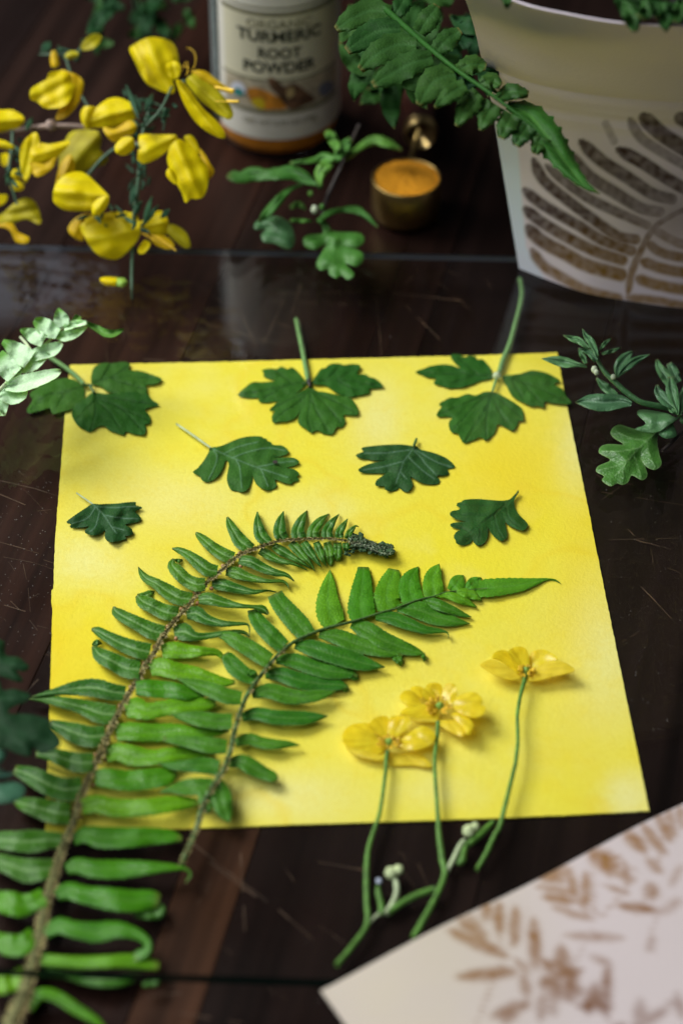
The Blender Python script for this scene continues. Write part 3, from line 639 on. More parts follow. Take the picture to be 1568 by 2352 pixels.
add(A, f1, .0028, [(450, 345, 50), (520, 385, 58), (600, 425, 38), (700, 447, 20), (802, 492, 4)], [(550, 312, 45), (620, 355, 60), (700, 402, 40), (785, 452, 18), (832, 482, 4)],
    [(680, 290, 50), (730, 340, 62), (790, 410, 40), (838, 460, 18), (860, 502, 3)], [(775, 285, 45), (812, 340, 56), (855, 400, 38), (890, 445, 20), (910, 472, 3)], [(870, 285, 40), (892, 340, 54), (915, 400, 40), (945, 462, 8)],
    [(952, 285, 45), (967, 350, 64), (974, 420, 45), (980, 462, 14)], [(1030, 290, 50), (1034, 350, 56), (1030, 400, 45), (1024, 426, 16)], [(1090, 290, 38), (1095, 325, 44), (1090, 358, 20)])
add(A, f1, .0032, [(290, 420, 45), (380, 432, 72), (470, 478, 62), (560, 512, 46), (650, 532, 25), (706, 578, 4)], [(195, 505, 40), (270, 515, 76), (380, 553, 50), (500, 577, 26), (610, 577, 20), (652, 600, 14), (666, 636, 4)],
    [(90, 600, 45), (170, 605, 76), (290, 637, 58), (400, 658, 32), (500, 648, 12), (574, 660, 4)])
add(Bc, f1, .0036, [(1150, 285, 62), (1080, 260, 84), (1000, 210, 74), (930, 150, 58), (880, 105, 30), (872, 90, 6)], [(1030, 385, 62), (960, 372, 90), (890, 322, 84), (810, 260, 58), (740, 225, 38), (692, 213, 8)],
    [(940, 480, 64), (870, 482, 90), (800, 450, 84), (735, 390, 84), (692, 335, 64), (703, 290, 12)], [(840, 595, 70), (740, 580, 98), (650, 530, 92), (570, 475, 66), (500, 440, 54), (460, 395, 34), (438, 352, 4)],
    [(735, 705, 80), (640, 690, 100), (550, 648, 92), (470, 608, 84), (428, 565, 30)], [(630, 850, 82), (540, 830, 108), (440, 780, 92), (340, 730, 78), (270, 685, 60), (255, 648, 10)],
    [(525, 990, 92), (430, 970, 108), (320, 930, 94), (210, 875, 72), (130, 830, 54), (88, 818, 16)], [(450, 1120, 105), (350, 1110, 125), (250, 1060, 110), (150, 1010, 92), (98, 945, 22)])
add(Bc, f1, .0020, [(430, 560, 12), (490, 565, 46), (530, 548, 40), (560, 535, 5)], [(705, 295, 8), (740, 305, 26), (770, 300, 10)], [(92, 935, 12), (130, 920, 42), (165, 925, 8)])
add(Bc, f1, .0036, [(890, 595, 45), (970, 590, 80), (1090, 622, 58), (1200, 643, 30), (1300, 650, 24), (1370, 668, 50), (1412, 705, 16)], [(800, 705, 50), (870, 700, 96), (950, 745, 68), (1060, 775, 44), (1170, 777, 26), (1260, 785, 14), (1272, 860, 5)],
    [(705, 845, 60), (780, 838, 116), (860, 872, 62), (960, 868, 40), (1100, 845, 32), (1220, 840, 24), (1272, 872, 8)])
add(Bc, f1b, .0038, [(615, 985, 70), (700, 975, 108), (820, 985, 84), (930, 985, 58), (1030, 995, 42), (1082, 1042, 22)], [(525, 1125, 70), (600, 1100, 118), (720, 1130, 108), (850, 1150, 94), (960, 1185, 84), (1080, 1215, 58), (1162, 1215, 24)])
add(Cc, f1b, .0042, [(840, 240, 70), (920, 240, 108), (1030, 250, 110), (1150, 262, 100), (1280, 292, 70), (1352, 312, 20)], [(760, 410, 80), (840, 388, 140), (920, 415, 108), (1050, 392, 100), (1200, 370, 104), (1350, 365, 86), (1440, 350, 50)],
    [(690, 580, 80), (780, 565, 116), (950, 575, 114), (1130, 570, 108), (1300, 580, 80), (1450, 570, 48), (1540, 560, 10)], [(615, 740, 80), (700, 718, 116), (820, 748, 130), (960, 760, 100), (1120, 740, 98), (1280, 722, 84), (1400, 700, 48)],
    [(535, 920, 80), (620, 915, 126), (780, 935, 128), (950, 920, 128), (1080, 900, 110), (1150, 880, 36)], [(435, 1130, 85), (540, 1110, 116), (700, 1140, 118), (900, 1135, 110), (1100, 1110, 100), (1250, 1100, 72), (1312, 1110, 26)])
add(Cc, f1, .0042, [(760, 280, 74), (660, 268, 108), (540, 240, 118), (400, 240, 94), (250, 265, 50), (150, 285, 25), (60, 305, 4)], [(690, 435, 90), (580, 430, 134), (430, 380, 94), (280, 345, 70), (150, 320, 48), (40, 325, 6)],
    [(610, 590, 94), (500, 605, 136), (380, 575, 128), (270, 530, 80), (200, 500, 40)], [(520, 800, 98), (400, 800, 126), (300, 770, 108), (200, 740, 80), (90, 735, 36)],
    [(435, 990, 114), (300, 1000, 146), (180, 960, 138), (60, 900, 118), (-70, 850, 56)], [(345, 1180, 114), (230, 1172, 146), (120, 1142, 128), (0, 1110, 88), (-70, 1090, 30)])
add(Dc, f1, .0048, [(470, 190, 80), (380, 180, 108), (250, 190, 146), (120, 190, 128), (0, 180, 108), (-110, 170, 30)], [(410, 390, 94), (320, 400, 134), (200, 410, 154), (80, 372, 120), (0, 345, 108), (-90, 310, 56)], tw=1)
add(Dc, f1b, .0048, [(335, 605, 94), (250, 645, 120), (160, 670, 148), (60, 650, 148), (-60, 640, 120)], [(265, 890, 90), (170, 965, 134), (60, 965, 138), (-60, 920, 98)], [(190, 1190, 80), (100, 1230, 134), (30, 1260, 128), (-60, 1290, 98)],
    [(550, 180, 56), (640, 142, 108), (760, 162, 138), (950, 162, 128), (1150, 152, 108), (1290, 156, 78), (1362, 176, 36)], [(500, 402, 56), (580, 372, 106), (700, 396, 116), (900, 400, 118), (1100, 390, 88), (1280, 386, 48), (1390, 396, 22), (1430, 440, 22), (1392, 500, 8)],
    [(430, 600, 56), (510, 560, 112), (640, 592, 114), (820, 622, 142), (1000, 637, 138), (1120, 628, 122), (1192, 640, 96)], [(340, 880, 56), (440, 822, 106), (560, 852, 106), (720, 872, 128), (880, 852, 106), (1010, 880, 74), (1095, 935, 60), (1110, 1000, 60), (1040, 1055, 76), (990, 1090, 30)],
    [(285, 1065, 70), (400, 1085, 76), (600, 1098, 80), (800, 1092, 80), (1000, 1090, 92), (1190, 1125, 56)], [(210, 1440, 64), (300, 1340, 78), (420, 1352, 78), (560, 1440, 76), (700, 1520, 58), (780, 1590, 36)])
add(Dc, f1, .0030, [(1205, 655, 20), (1200, 720, 70), (1120, 742, 58), (1000, 738, 30)], [(340, 1140, 16), (500, 1190, 50), (700, 1226, 88), (900, 1226, 88), (1060, 1195, 44)], [(1070, 1268, 20), (1150, 1250, 50), (1228, 1205, 26)])
for i, (pts, m_, z, k) in enumerate(L1):
    big = pts[len(pts) // 2][2] > 30 * .92 / 1.0
    z2 = z + .0006 * math.sin(i * 1.3)
    pts = [(x, y, w_ * (1.45 if q_ == 0 and pts[1][2] > 20 else 1.18)) for q_, (x, y, w_) in enumerate(pts)]
    blade('leaflet', fern1, pts, m_, z2, n=34, wave=.00026 if big else .00018, groove=.0003, droop=.0004, zs=[z2 - .0002, z2 + .0005, z2 + .0002, z2 + .0006, z2 - .0001, z2 - .0010], seed=i * 1.37, serr=.035)
# joints, a little pink
V, F = [], []
# curled tip
tp = cv(A, [(1130, 262, 40), (1185, 250, 60), (1225, 290, 56), (1270, 300, 60), (1310, 325, 60), (1350, 330, 70), (1385, 335, 96), (1400, 355, 90), (1385, 372, 70), (1180, 335, 50), (1140, 350, 44), (1100, 368, 44), (1225, 350, 44), (1290, 352, 46), (1200, 225, 26), (1375, 308, 40), (1420, 340, 60)])
V, F = [], []
for (x, y, w_) in tp:
    for k in range(7):
        px, py = x + random.uniform(-.42, .42) * w_, y + random.uniform(-.38, .38) * w_; r = w_ * random.uniform(.16, .30)
        c0 = P(px, py, .0022 + random.uniform(0, .0012)); rr = r * .55 / FPX; i0 = len(V); sd = random.random() * 99
        nu, nv = 7, 8
        for i in range(nu + 1):
            for j in range(nv):
                th, ph = math.pi * i / nu, 2 * math.pi * j / nv; d = Vector((math.sin(th) * math.cos(ph), math.sin(th) * math.sin(ph), math.cos(th)))
                q = rr * (1 + .5 * noise.noise(d * 2.5 + Vector((sd, 0, 0)))); V.append(c0 + np.array(d) * q * [1.2, 1.2, .8])
        F += [(i0 + i * nv + j, i0 + (i + 1) * nv + j, i0 + (i + 1) * nv + (j + 1) % nv, i0 + i * nv + (j + 1) % nv) for i in range(nu) for j in range(nv)]
mk('curled_tip', V, F, M['curl'], fern1)
for i_ in range(26):
    t_ = i_ / 25; x_, y_ = 1130 + 270 * t_, 272 + 85 * t_ ** 1.2; sg = -1 if i_ % 2 else 1; l_ = (62 if sg > 0 else 50) * (1 - .45 * t_)
    if 1150 < x_ < 1240 and sg < 0: l_ *= 1.3
    blade('leaflet', fern1, cv(A, [(x_, y_, 18), (x_ + 6, y_ + sg * l_ * .45, 27), (x_ - 4 + 8 * sg, y_ + sg * l_ * .8, 22), (x_ - 16, y_ + sg * l_, 8)]), M['curl'], .0030, n=14, across=4, wave=.0008, groove=.0004, droop=.0006, serr=.2)
fern_hairs(fern1, cv(A, [(1150, 270, 70), (1250, 300, 60), (1340, 330, 70), (1425, 350, 60)]), (.003, .003), 420, plain('grey_fuzz', (.30, .36, .24), .9), ln=4, wd=.00006)
for (c_, x, y) in [(Bc, 1195, 252), (Bc, 1072, 345), (Bc, 862, 545), (Bc, 760, 670), (Bc, 660, 800), (Bc, 560, 950), (Bc, 480, 1075), (Cc, 800, 235), (Cc, 720, 375), (Cc, 640, 530), (Cc, 540, 740), (Cc, 470, 925), (Cc, 700, 610), (Cc, 865, 290), (Cc, 610, 780), (Cc, 520, 970), (Cc, 430, 1210), (Bc, 985, 515), (Bc, 880, 625), (Bc, 720, 890), (Bc, 1205, 348)]:
    q = c_((x, y)); blob('leaf_joint', fern1, q[0], q[1], .0030, 5, M['pinkbase'], rough=.3, seg=7)

E2 = conv(540, 1400, 2.998); Fc = conv(900, 1380, 2.998); Hc = conv(400, 1660, 2.998)
sp2 = cv(Hc, [(165, 1500, 44), (200, 1410, 44), (240, 1330, 44), (285, 1200, 44), (310, 1100, 44), (350, 1000, 42), (420, 880, 40), (480, 790, 40), (525, 660, 38), (560, 500, 36), (590, 400, 34), (640, 260, 34), (700, 160, 34), (760, 80, 32)]) \
    + cv(E2, [(430, 750, 28), (510, 670, 27), (600, 605, 25), (720, 550, 24), (830, 510, 23), (950, 480, 22), (1060, 450, 20), (1190, 410, 19), (1260, 385, 18)]) \
    + cv(Fc, [(250, 430, 17), (350, 390, 15), (450, 355, 14), (560, 330, 12), (650, 300, 10), (800, 286, 8), (950, 272, 5)])
fern2 = thing('fern_frond', 'shorter fresh green fern frond with smooth stem and long pointed tip', 'fern frond', P(*sp2[0][:2], 0), 'fern fronds laid over the yellow paper')
z2s = (.004, .0060, .0058, .0045, .0034, .0028, .0024)
tube('stem', fern2, sp2, M['rachis2'], z2s, n=110, ring=10, rough=.15)
fern_hairs(fern2, sp2[:16], (.004, .006, .0055, .004), 420, M['chaff'], ln=5, wd=.00008)
L1 = []; f2, f2t = M['fern2'], M['fern2t']
add(E2, f2t, .0022, [(895, 482, 110), (856, 410, 178), (836, 310, 152), (845, 180, 90), (855, 74, 5)], [(1115, 440, 130), (1088, 375, 184), (1090, 250, 150), (1100, 140, 112), (1104, 52, 72)],
    [(1310, 368, 110), (1278, 300, 176), (1290, 200, 146), (1320, 120, 112), (1332, 68, 74)])
add(Fc, f2t, .0022, [(400, 372, 118), (375, 300, 150), (372, 230, 138), (396, 170, 92), (436, 110, 6)], [(548, 335, 95), (545, 270, 138), (545, 200, 120), (566, 140, 82), (592, 90, 6)],
    [(680, 292, 50), (715, 250, 100), (745, 210, 90), (776, 176, 8)], [(800, 282, 50), (850, 240, 92), (885, 212, 60), (906, 192, 6)],
    [(590, 330, 22), (660, 325, 48), (740, 352, 58), (810, 380, 40), (872, 412, 4)], [(720, 300, 30), (780, 305, 60), (850, 325, 58), (908, 362, 5)],
    [(760, 290, 60), (850, 282, 96), (950, 270, 120), (1080, 258, 112), (1200, 245, 90), (1300, 225, 52), (1400, 205, 16), (1460, 210, 10), (1500, 235, 3)])
add(E2, f2, .0032, [(690, 568, 90), (630, 495, 142), (540, 395, 136), (470, 310, 118), (440, 252, 104)], [(505, 650, 80), (430, 580, 116), (350, 500, 110), (300, 430, 96), (285, 370, 88)])
add(E2, f2, .0046, [(400, 755, 84), (330, 712, 116), (230, 650, 112), (140, 600, 100), (70, 572, 66), (20, 575, 14)], [(290, 885, 70), (220, 860, 104), (140, 800, 116), (90, 730, 86), (70, 700, 40)], [(230, 850, 10), (270, 845, 50), (300, 880, 36)])
add(Hc, f2, .0058, [(610, 255, 70), (500, 240, 106), (380, 195, 100), (250, 150, 68), (120, 110, 8)], [(540, 430, 82), (420, 430, 108), (280, 410, 98), (150, 390, 50), (80, 373, 10)], [(500, 620, 74), (380, 610, 108), (250, 590, 90), (120, 570, 60), (25, 560, 36)],
    [(440, 780, 82), (330, 760, 106), (200, 765, 78), (80, 760, 48), (-10, 748, 14)], [(400, 900, 60), (300, 915, 110), (200, 925, 108), (100, 940, 60), (0, 962, 10)])
add(Hc, M['fern2'], .0052, [(430, 880, 60), (452, 960, 128), (470, 1060, 132), (500, 1140, 78), (524, 1188, 8)], [(330, 930, 70), (345, 1020, 100), (362, 1120, 44)])
add(E2, f2, .0030, [(1010, 485, 34), (1120, 525, 120), (1250, 598, 116), (1380, 650, 96), (1480, 682, 66), (1568, 705, 5)], [(770, 560, 34), (900, 575, 104), (1050, 628, 110), (1200, 672, 90), (1330, 702, 48), (1400, 716, 8)],
    [(590, 640, 34), (700, 655, 108), (850, 702, 120), (1000, 742, 126), (1130, 782, 88), (1264, 802, 6)], [(450, 752, 36), (570, 752, 98), (700, 792, 108), (850, 832, 108), (990, 846, 74), (1062, 868, 16)],
    [(370, 862, 36), (480, 858, 98), (620, 902, 110), (780, 928, 100), (920, 936, 70), (992, 955, 16)])
add(E2, f2, .0018, [(1340, 715, 60), (1375, 760, 50), (1385, 792, 8)], [(990, 860, 40), (1040, 885, 30), (1070, 888, 8)], [(935, 950, 36), (975, 972, 28), (1000, 968, 8)], [(1545, 712, 26), (1560, 735, 26), (1552, 760, 8)])
add(Fc, f2, .0026, [(115, 487, 34), (230, 492, 88), (350, 535, 84), (480, 580, 58), (600, 592, 28), (655, 606, 10), (662, 645, 4)], [(275, 422, 36), (400, 425, 112), (550, 475, 124), (680, 515, 78), (822, 537, 5)], [(470, 362, 40), (560, 388, 74), (680, 432, 60), (760, 465, 38), (832, 487, 4)])
add(Hc, f2, .0036, [(690, 225, 44), (820, 202, 104), (950, 238, 108), (1080, 248, 88), (1200, 232, 68), (1322, 208, 5)], [(615, 402, 44), (720, 372, 86), (850, 398, 98), (1000, 405, 98), (1130, 402, 78), (1257, 390, 6)],
    [(565, 592, 44), (660, 562, 78), (760, 590, 78), (870, 602, 68), (960, 600, 44), (1047, 608, 4)], [(515, 742, 44), (610, 732, 98), (700, 780, 108), (780, 820, 88), (850, 848, 70), (884, 860, 24)])
for i, (pts, m_, z, k) in enumerate(L1):
    z2 = z + .0004 * math.sin(i * 1.9)
    pts = [(x, y, w_ * (1.4 if q_ == 0 and pts[1][2] > 20 else 1.12)) for q_, (x, y, w_) in enumerate(pts)]
    blade('leaflet', fern2, pts, m_, z2, n=34, wave=.00018, groove=.00025, droop=.0003, zs=[z2, z2 + .0004, z2, z2 - .0006], seed=40 + i * 1.7, serr=.03 if m_ is f2 else .045)

# ------------------------------------------------------------------ buttercup flowers
GF = 'buttercup flowers lying on the lower right of the yellow paper'
K = conv(840, 1590, 4); Lx = conv(1160, 1590, 4); J = conv(820, 2020, 2.998)
def stamens(t, c, x, y, r, n, z):
    V, F = [], []
    for k in range(n):
        a = random.uniform(0, 2 * math.pi); rr = r * random.uniform(.5, 1.1)
        p = P(*c((x, y)), z); q = P(*c((x + rr * math.cos(a), y + rr * .7 * math.sin(a))), z + random.uniform(.0004, .0022))
        d = q - p; u = np.cross(d, [0, 0, 1.]); u /= np.linalg.norm(u) + 1e-9; u2 = np.cross(u, d); u2 /= np.linalg.norm(u2) + 1e-9
        for (s0, s1, w0, w1) in ((0, .75, .00012, .00012), (.7, 1, .0003, .0002)):
            i0 = len(V)
            for (s_, w_) in ((s0, w0), ((s0 + s1) / 2, max(w0, w1)), (s1, w1)):
                for j in range(4): V.append(p + d * s_ + w_ * (math.cos(j * 1.57) * u + math.sin(j * 1.57) * u2))
            for r_ in range(2): F += [(i0 + r_ * 4 + j, i0 + r_ * 4 + (j + 1) % 4, i0 + r_ * 4 + 4 + (j + 1) % 4, i0 + r_ * 4 + 4 + j) for j in range(4)]
            F.append((i0 + 8, i0 + 9, i0 + 10, i0 + 11))
    mk('stamens', V, F, M['stamen'], t, kind='stuff')
def buttercup(label, c, petals, ctr, stem, zs, st_r=120):
    b0 = c(ctr); t = thing('buttercup', label, 'flower', P(b0[0], b0[1], ZP), GF)
    for (pts, z, lift, bl, m_) in petals:
        patch('petal', t, cv(c, pts), M[m_], z, base=b0, lift=lift * .55, bulge=bl * .35, fold=bl * .3, wav=.00022, wavs=.05, step=3.5, th=.00025, zmin=.0012)
    stamens(t, c, ctr[0], ctr[1], st_r, 44, .0030)
    blob('flower_heart', t, b0[0], b0[1], .0038, 9, M['pist'], rough=.4)
    stem = [(x, y, w_ * .88) for x, y, w_ in stem]; tube('stem', t, stem, M['stem'], zs, n=90, ring=10, rough=.16)
    return t
bt3 = buttercup('buttercup seen from the side, rightmost, on a long single curved stem', Lx, [
  ([(520, 370), (440, 300), (340, 240), (280, 220), (300, 170), (380, 140), (450, 170), (500, 250), (540, 350)], .0020, .004, .0004, 'butter'),
  ([(650, 320), (650, 200), (700, 150), (800, 138), (880, 178), (935, 230), (800, 280), (690, 350)], .0020, .004, .0004, 'butter'),
  ([(530, 350), (460, 210), (440, 150), (520, 108), (600, 118), (640, 180), (650, 330), (590, 370)], .0026, .004, .0008, 'butter'),
  ([(165, 275), (280, 238), (420, 300), (520, 370), (560, 420), (480, 440), (400, 425), (280, 375), (180, 310)], .0030, .003, .0008, 'butterb'),
  ([(600, 430), (660, 360), (800, 272), (900, 242), (1010, 270), (1105, 340), (1000, 380), (870, 410), (760, 440), (680, 450)], .0030, .003, .0008, 'butterb')],
  (618, 345), cv(Lx, [(612, 390, 56), (600, 450, 52), (560, 600, 44), (530, 800, 42), (535, 1050, 44), (510, 1280, 46), (488, 1370, 48)]) + cv(J, [(1290, 120, 44), (1250, 200, 44), (1180, 350, 44), (1112, 465, 40)]), (.0035, .0045, .0040, .0020), 90)
bt1 = buttercup('leftmost buttercup, open facing up, on a forked stem', K, [
  ([(75, 960), (150, 890), (300, 868), (350, 900), (400, 1000), (480, 1080), (500, 1130), (400, 1180), (200, 1150), (100, 1100), (60, 1030)], .0022, .002, .0010, 'butter'),
  ([(330, 900), (360, 840), (430, 805), (515, 810), (530, 900), (490, 1000), (400, 970)], .0018, .003, .0006, 'butter'),
  ([(520, 1030), (515, 900), (540, 820), (600, 798), (720, 815), (740, 900), (640, 990), (570, 1050)], .0024, .003, .0008, 'butter'),
  ([(610, 1085), (740, 960), (850, 900), (940, 930), (992, 1000), (950, 1080), (820, 1135), (700, 1135)], .0028, .003, .0012, 'butter'),
  ([(520, 1170), (600, 1175), (760, 1165), (870, 1200), (950, 1290), (925, 1310), (750, 1290), (540, 1285)], .0014, .001, .0006, 'butterb'),
  ([(100, 1120), (250, 1140), (440, 1190), (495, 1160), (475, 1238), (370, 1238), (220, 1200)], .0026, .001, .0008, 'butterb')],
  (530, 1060), cv(K, [(512, 1150, 48), (500, 1250, 46), (494, 1360, 44)]) + cv(J, [(390, 20, 34), (340, 180, 38), (300, 320, 42), (287, 500, 46), (288, 700, 44), (290, 875, 46), (180, 1040, 46), (62, 1180, 50)]), (.0032, .0034, .0026, .0024))
bt2 = buttercup('middle buttercup, ruffled petals beside the left bloom, on a forked stem', K, [
  ([(635, 610), (690, 545), (780, 560), (830, 640), (850, 700), (760, 705), (690, 680)], .0028, .002, .0010, 'butter'),
  ([(740, 530), (800, 500), (865, 520), (870, 600), (820, 620)], .0020, .002, .0006, 'butter'),
  ([(860, 580), (870, 530), (940, 510), (1000, 590), (995, 645), (920, 650)], .0032, .003, .0010, 'butter'),
  ([(900, 500), (960, 468), (1050, 490), (1060, 620), (1010, 620), (980, 530)], .0022, .003, .0006, 'butter'),
  ([(1060, 640), (1070, 520), (1120, 470), (1190, 488), (1215, 560), (1190, 630), (1150, 690)], .0032, .004, .0010, 'butter'),
  ([(1170, 710), (1200, 620), (1280, 570), (1400, 568), (1462, 640), (1448, 690), (1495, 712), (1470, 780), (1380, 815), (1250, 775)], .0042, .003, .0012, 'butter'),
  ([(1150, 790), (1220, 765), (1310, 810), (1370, 880), (1350, 960), (1300, 982), (1260, 900)], .0036, .003, .0014, 'butter'),
  ([(1010, 690), (900, 680), (760, 700), (700, 720), (640, 780), (800, 820), (1000, 842), (1025, 760)], .0028, .002, .0010, 'butter'),
  ([(640, 780), (800, 812), (1000, 835), (1005, 860), (800, 850), (680, 815)], .0030, .001, .0006, 'butterb'),
  ([(1000, 862), (1120, 838), (1210, 850), (1282, 920), (1262, 1002), (1150, 960)], .0030, .002, .0010, 'butterb')],
  (1035, 700), cv(K, [(1018, 860, 46), (1012, 960, 46), (998, 1100, 44), (985, 1300, 44)]) + cv(J, [(820, 30, 38), (830, 200, 46), (852, 380, 50), (872, 505, 52), (800, 680, 54), (715, 840, 56), (635, 980, 56)]), (.0034, .0036, .0028, .0024), 150)
# side shoots with buds
for (par, path, zz, m_) in [(bt2, [(880, 500, 30), (940, 380, 38), (990, 280, 40), (1020, 240, 30)], (.0024, .003), 'stempale'), (bt2, [(960, 420, 20), (1000, 400, 60), (1020, 320, 40), (1040, 250, 20)], (.0022, .003), 'stem'),
                            (bt2, [(1030, 300, 30), (1090, 240, 56), (1170, 170, 56), (1235, 105, 34)], (.0022, .002), 'stem'),
                            (bt1, [(300, 880, 10), (350, 820, 22), (400, 790, 34)], (.0024, .002), 'stempale'), (bt1, [(400, 800, 50), (395, 720, 44), (375, 640, 44), (372, 580, 24)], (.002, .003), 'stem'),
                            (bt1, [(430, 795, 40), (490, 700, 40), (515, 620, 44), (505, 540, 40)], (.002, .003), 'stempale'), (bt1, [(450, 790, 50), (560, 710, 52), (680, 650, 52), (800, 608, 48)], (.002, .003), 'stem')]:
    tube('side_shoot', par, cv(J, path), M[m_], zz, n=18, ring=8, rough=.15)
for (par, x, y, r, m_) in [(bt2, 1052, 172, 17, 'bud'), (bt2, 1100, 140, 12, 'bud'), (bt1, 470, 490, 17, 'bud'), (bt1, 525, 465, 14, 'bud'), (bt1, 380, 550, 8, 'budblue')]:
    q = J((x, y)); blob('bud', par, q[0], q[1], .0032, r * .85, M[m_], sq=(1, 1.2, .8), rough=.16)

# ------------------------------------------------------------------ plants on top of the glass
def sprig(name, label, cat, base, z, group=None): return thing(name, label, cat, P(base[0], base[1], z), group)
Rr_ = conv(1340, 800, 1568 / 367)
rs = sprig('leafy_sprig', 'silvery green leafy sprig with lobed leaf, right of the yellow paper', 'sprig', Rr_((1540, 1060)), ZG)
tube('stem', rs, cv(Rr_, [(1640, 960, 80), (1500, 945, 80), (1410, 935, 75), (1240, 908, 66), (1100, 870, 62), (950, 765, 62), (850, 675, 60), (740, 570, 54), (675, 470, 46), (640, 400, 50), (600, 350, 50), (540, 280, 40)]), M['sage'], (.016, .019, .022, .026, .030), n=50, rough=.05)
for lf, z_ in [([(540, 497, 18), (440, 475, 46), (320, 455, 106), (200, 430, 92), (58, 412, 5)], .022), ([(560, 300, 40), (460, 222, 70), (380, 198, 60), (285, 160, 5)], .030), ([(650, 380, 46), (590, 240, 76), (530, 170, 58), (490, 92, 5)], .033),
               ([(640, 430, 60), (570, 350, 66), (450, 300, 8)], .030), ([(530, 460, 36), (490, 375, 60), (450, 300, 8)], .024), ([(680, 315, 18), (730, 250, 40), (802, 190, 4)], .026), ([(700, 362, 18), (800, 332, 40), (905, 293, 4)], .022),
               ([(860, 615, 18), (880, 500, 110), (950, 410, 120), (1032, 332, 16)], .024), ([(872, 605, 12), (950, 515, 76), (1060, 430, 76), (1212, 364, 4)], .026), ([(860, 800, 40), (740, 720, 96), (640, 618, 16)], .018),
               ([(1015, 895, 50), (900, 872, 140), (720, 882, 186), (560, 872, 146), (413, 878, 6)], .020), ([(1440, 720, 70), (1380, 600, 116), (1310, 500, 82), (1285, 420, 26)], .018), ([(1520, 660, 60), (1460, 545, 106), (1415, 460, 54)], .016),
               ([(1512, 985, 30), (1472, 850, 108), (1440, 720, 126), (1430, 605, 60)], .026), ([(1500, 965, 36), (1380, 855, 116), (1300, 765, 88), (1290, 690, 28)], .022), ([(1530, 1010, 40), (1560, 860, 108), (1600, 700, 60)], .024), ([(1520, 1000, 30), (1440, 960, 50), (1400, 900, 20)], .022)]:
    blade('leaf', rs, cv(Rr_, lf), M['sage'], z_, n=20, groove=.0010, wave=.0004, droop=.0002, serr=.01)
patch('lobed_leaf', rs, cv(Rr_, [(1545, 1030), (1400, 1130), (1310, 1190), (1200, 1200), (1050, 1165), (1170, 1110), (1080, 1010), (1100, 960), (1230, 965), (1400, 1000), (1480, 1040)]), M['sage'], .018, bulge=.001, step=5, wav=.002, veins=[cv(Rr_, [(1540, 1035), (1300, 1100), (1100, 1010)])], vw=1.5)
patch('lobed_leaf', rs, cv(Rr_, [(1310, 1190), (1330, 1240), (1400, 1265), (1495, 1235), (1470, 1130), (1440, 1090)]), M['sage'], .0165, bulge=.001, step=5)
patch('lobed_leaf', rs, cv(Rr_, [(1300, 1190), (1290, 1300), (1310, 1430), (1335, 1540), (1260, 1600), (1160, 1555), (1110, 1470), (1185, 1640), (1130, 1710), (1020, 1660), (980, 1730), (920, 1760), (860, 1745), (800, 1775), (740, 1750), (700, 1710), (720, 1665), (640, 1620), (660, 1560), (790, 1495), (670, 1420), (690, 1350), (780, 1325), (930, 1330), (830, 1260), (790, 1200), (830, 1140), (900, 1120), (1030, 1160), (1200, 1190)]),
      M['oakish'], .0135, bulge=.0012, step=3.5, wav=.0012, wavs=.03, vein_h=.0002, vw=1.3, veins=[cv(Rr_, v) for v in [[(1400, 1110), (1200, 1270), (1040, 1430), (850, 1660)], [(1100, 1370), (900, 1400), (700, 1400)], [(1180, 1290), (1000, 1260), (840, 1180)], [(1000, 1480), (850, 1560), (680, 1600)], [(1180, 1290), (1200, 1420), (1270, 1570)], [(1040, 1440), (1080, 1560), (1120, 1680)], [(920, 1570), (930, 1700)]]], sub=4)
tube('leaf_stalk', rs, cv(Rr_, [(1545, 1020, 28), (1450, 1090, 28), (1300, 1190, 24)]), M['oakish'], (.018, .0150), n=12)
tube('woody_base', rs, cv(Rr_, [(1640, 1120, 40), (1520, 1230, 40), (1420, 1330, 40), (1340, 1400, 30)]), M['woodstalk'], (.014, .0125), n=14)
for (x, y, r) in [(620, 530, 11), (640, 560, 9), (820, 610, 9), (1565, 1070, 11), (600, 350, 10)]:
    q = Rr_((x, y)); blob('bud', rs, q[0], q[1], .026 if y < 700 else .019, r * .7, M['budg'] if y < 1000 else M['sage'], sq=(1, 1.2, 1.1))

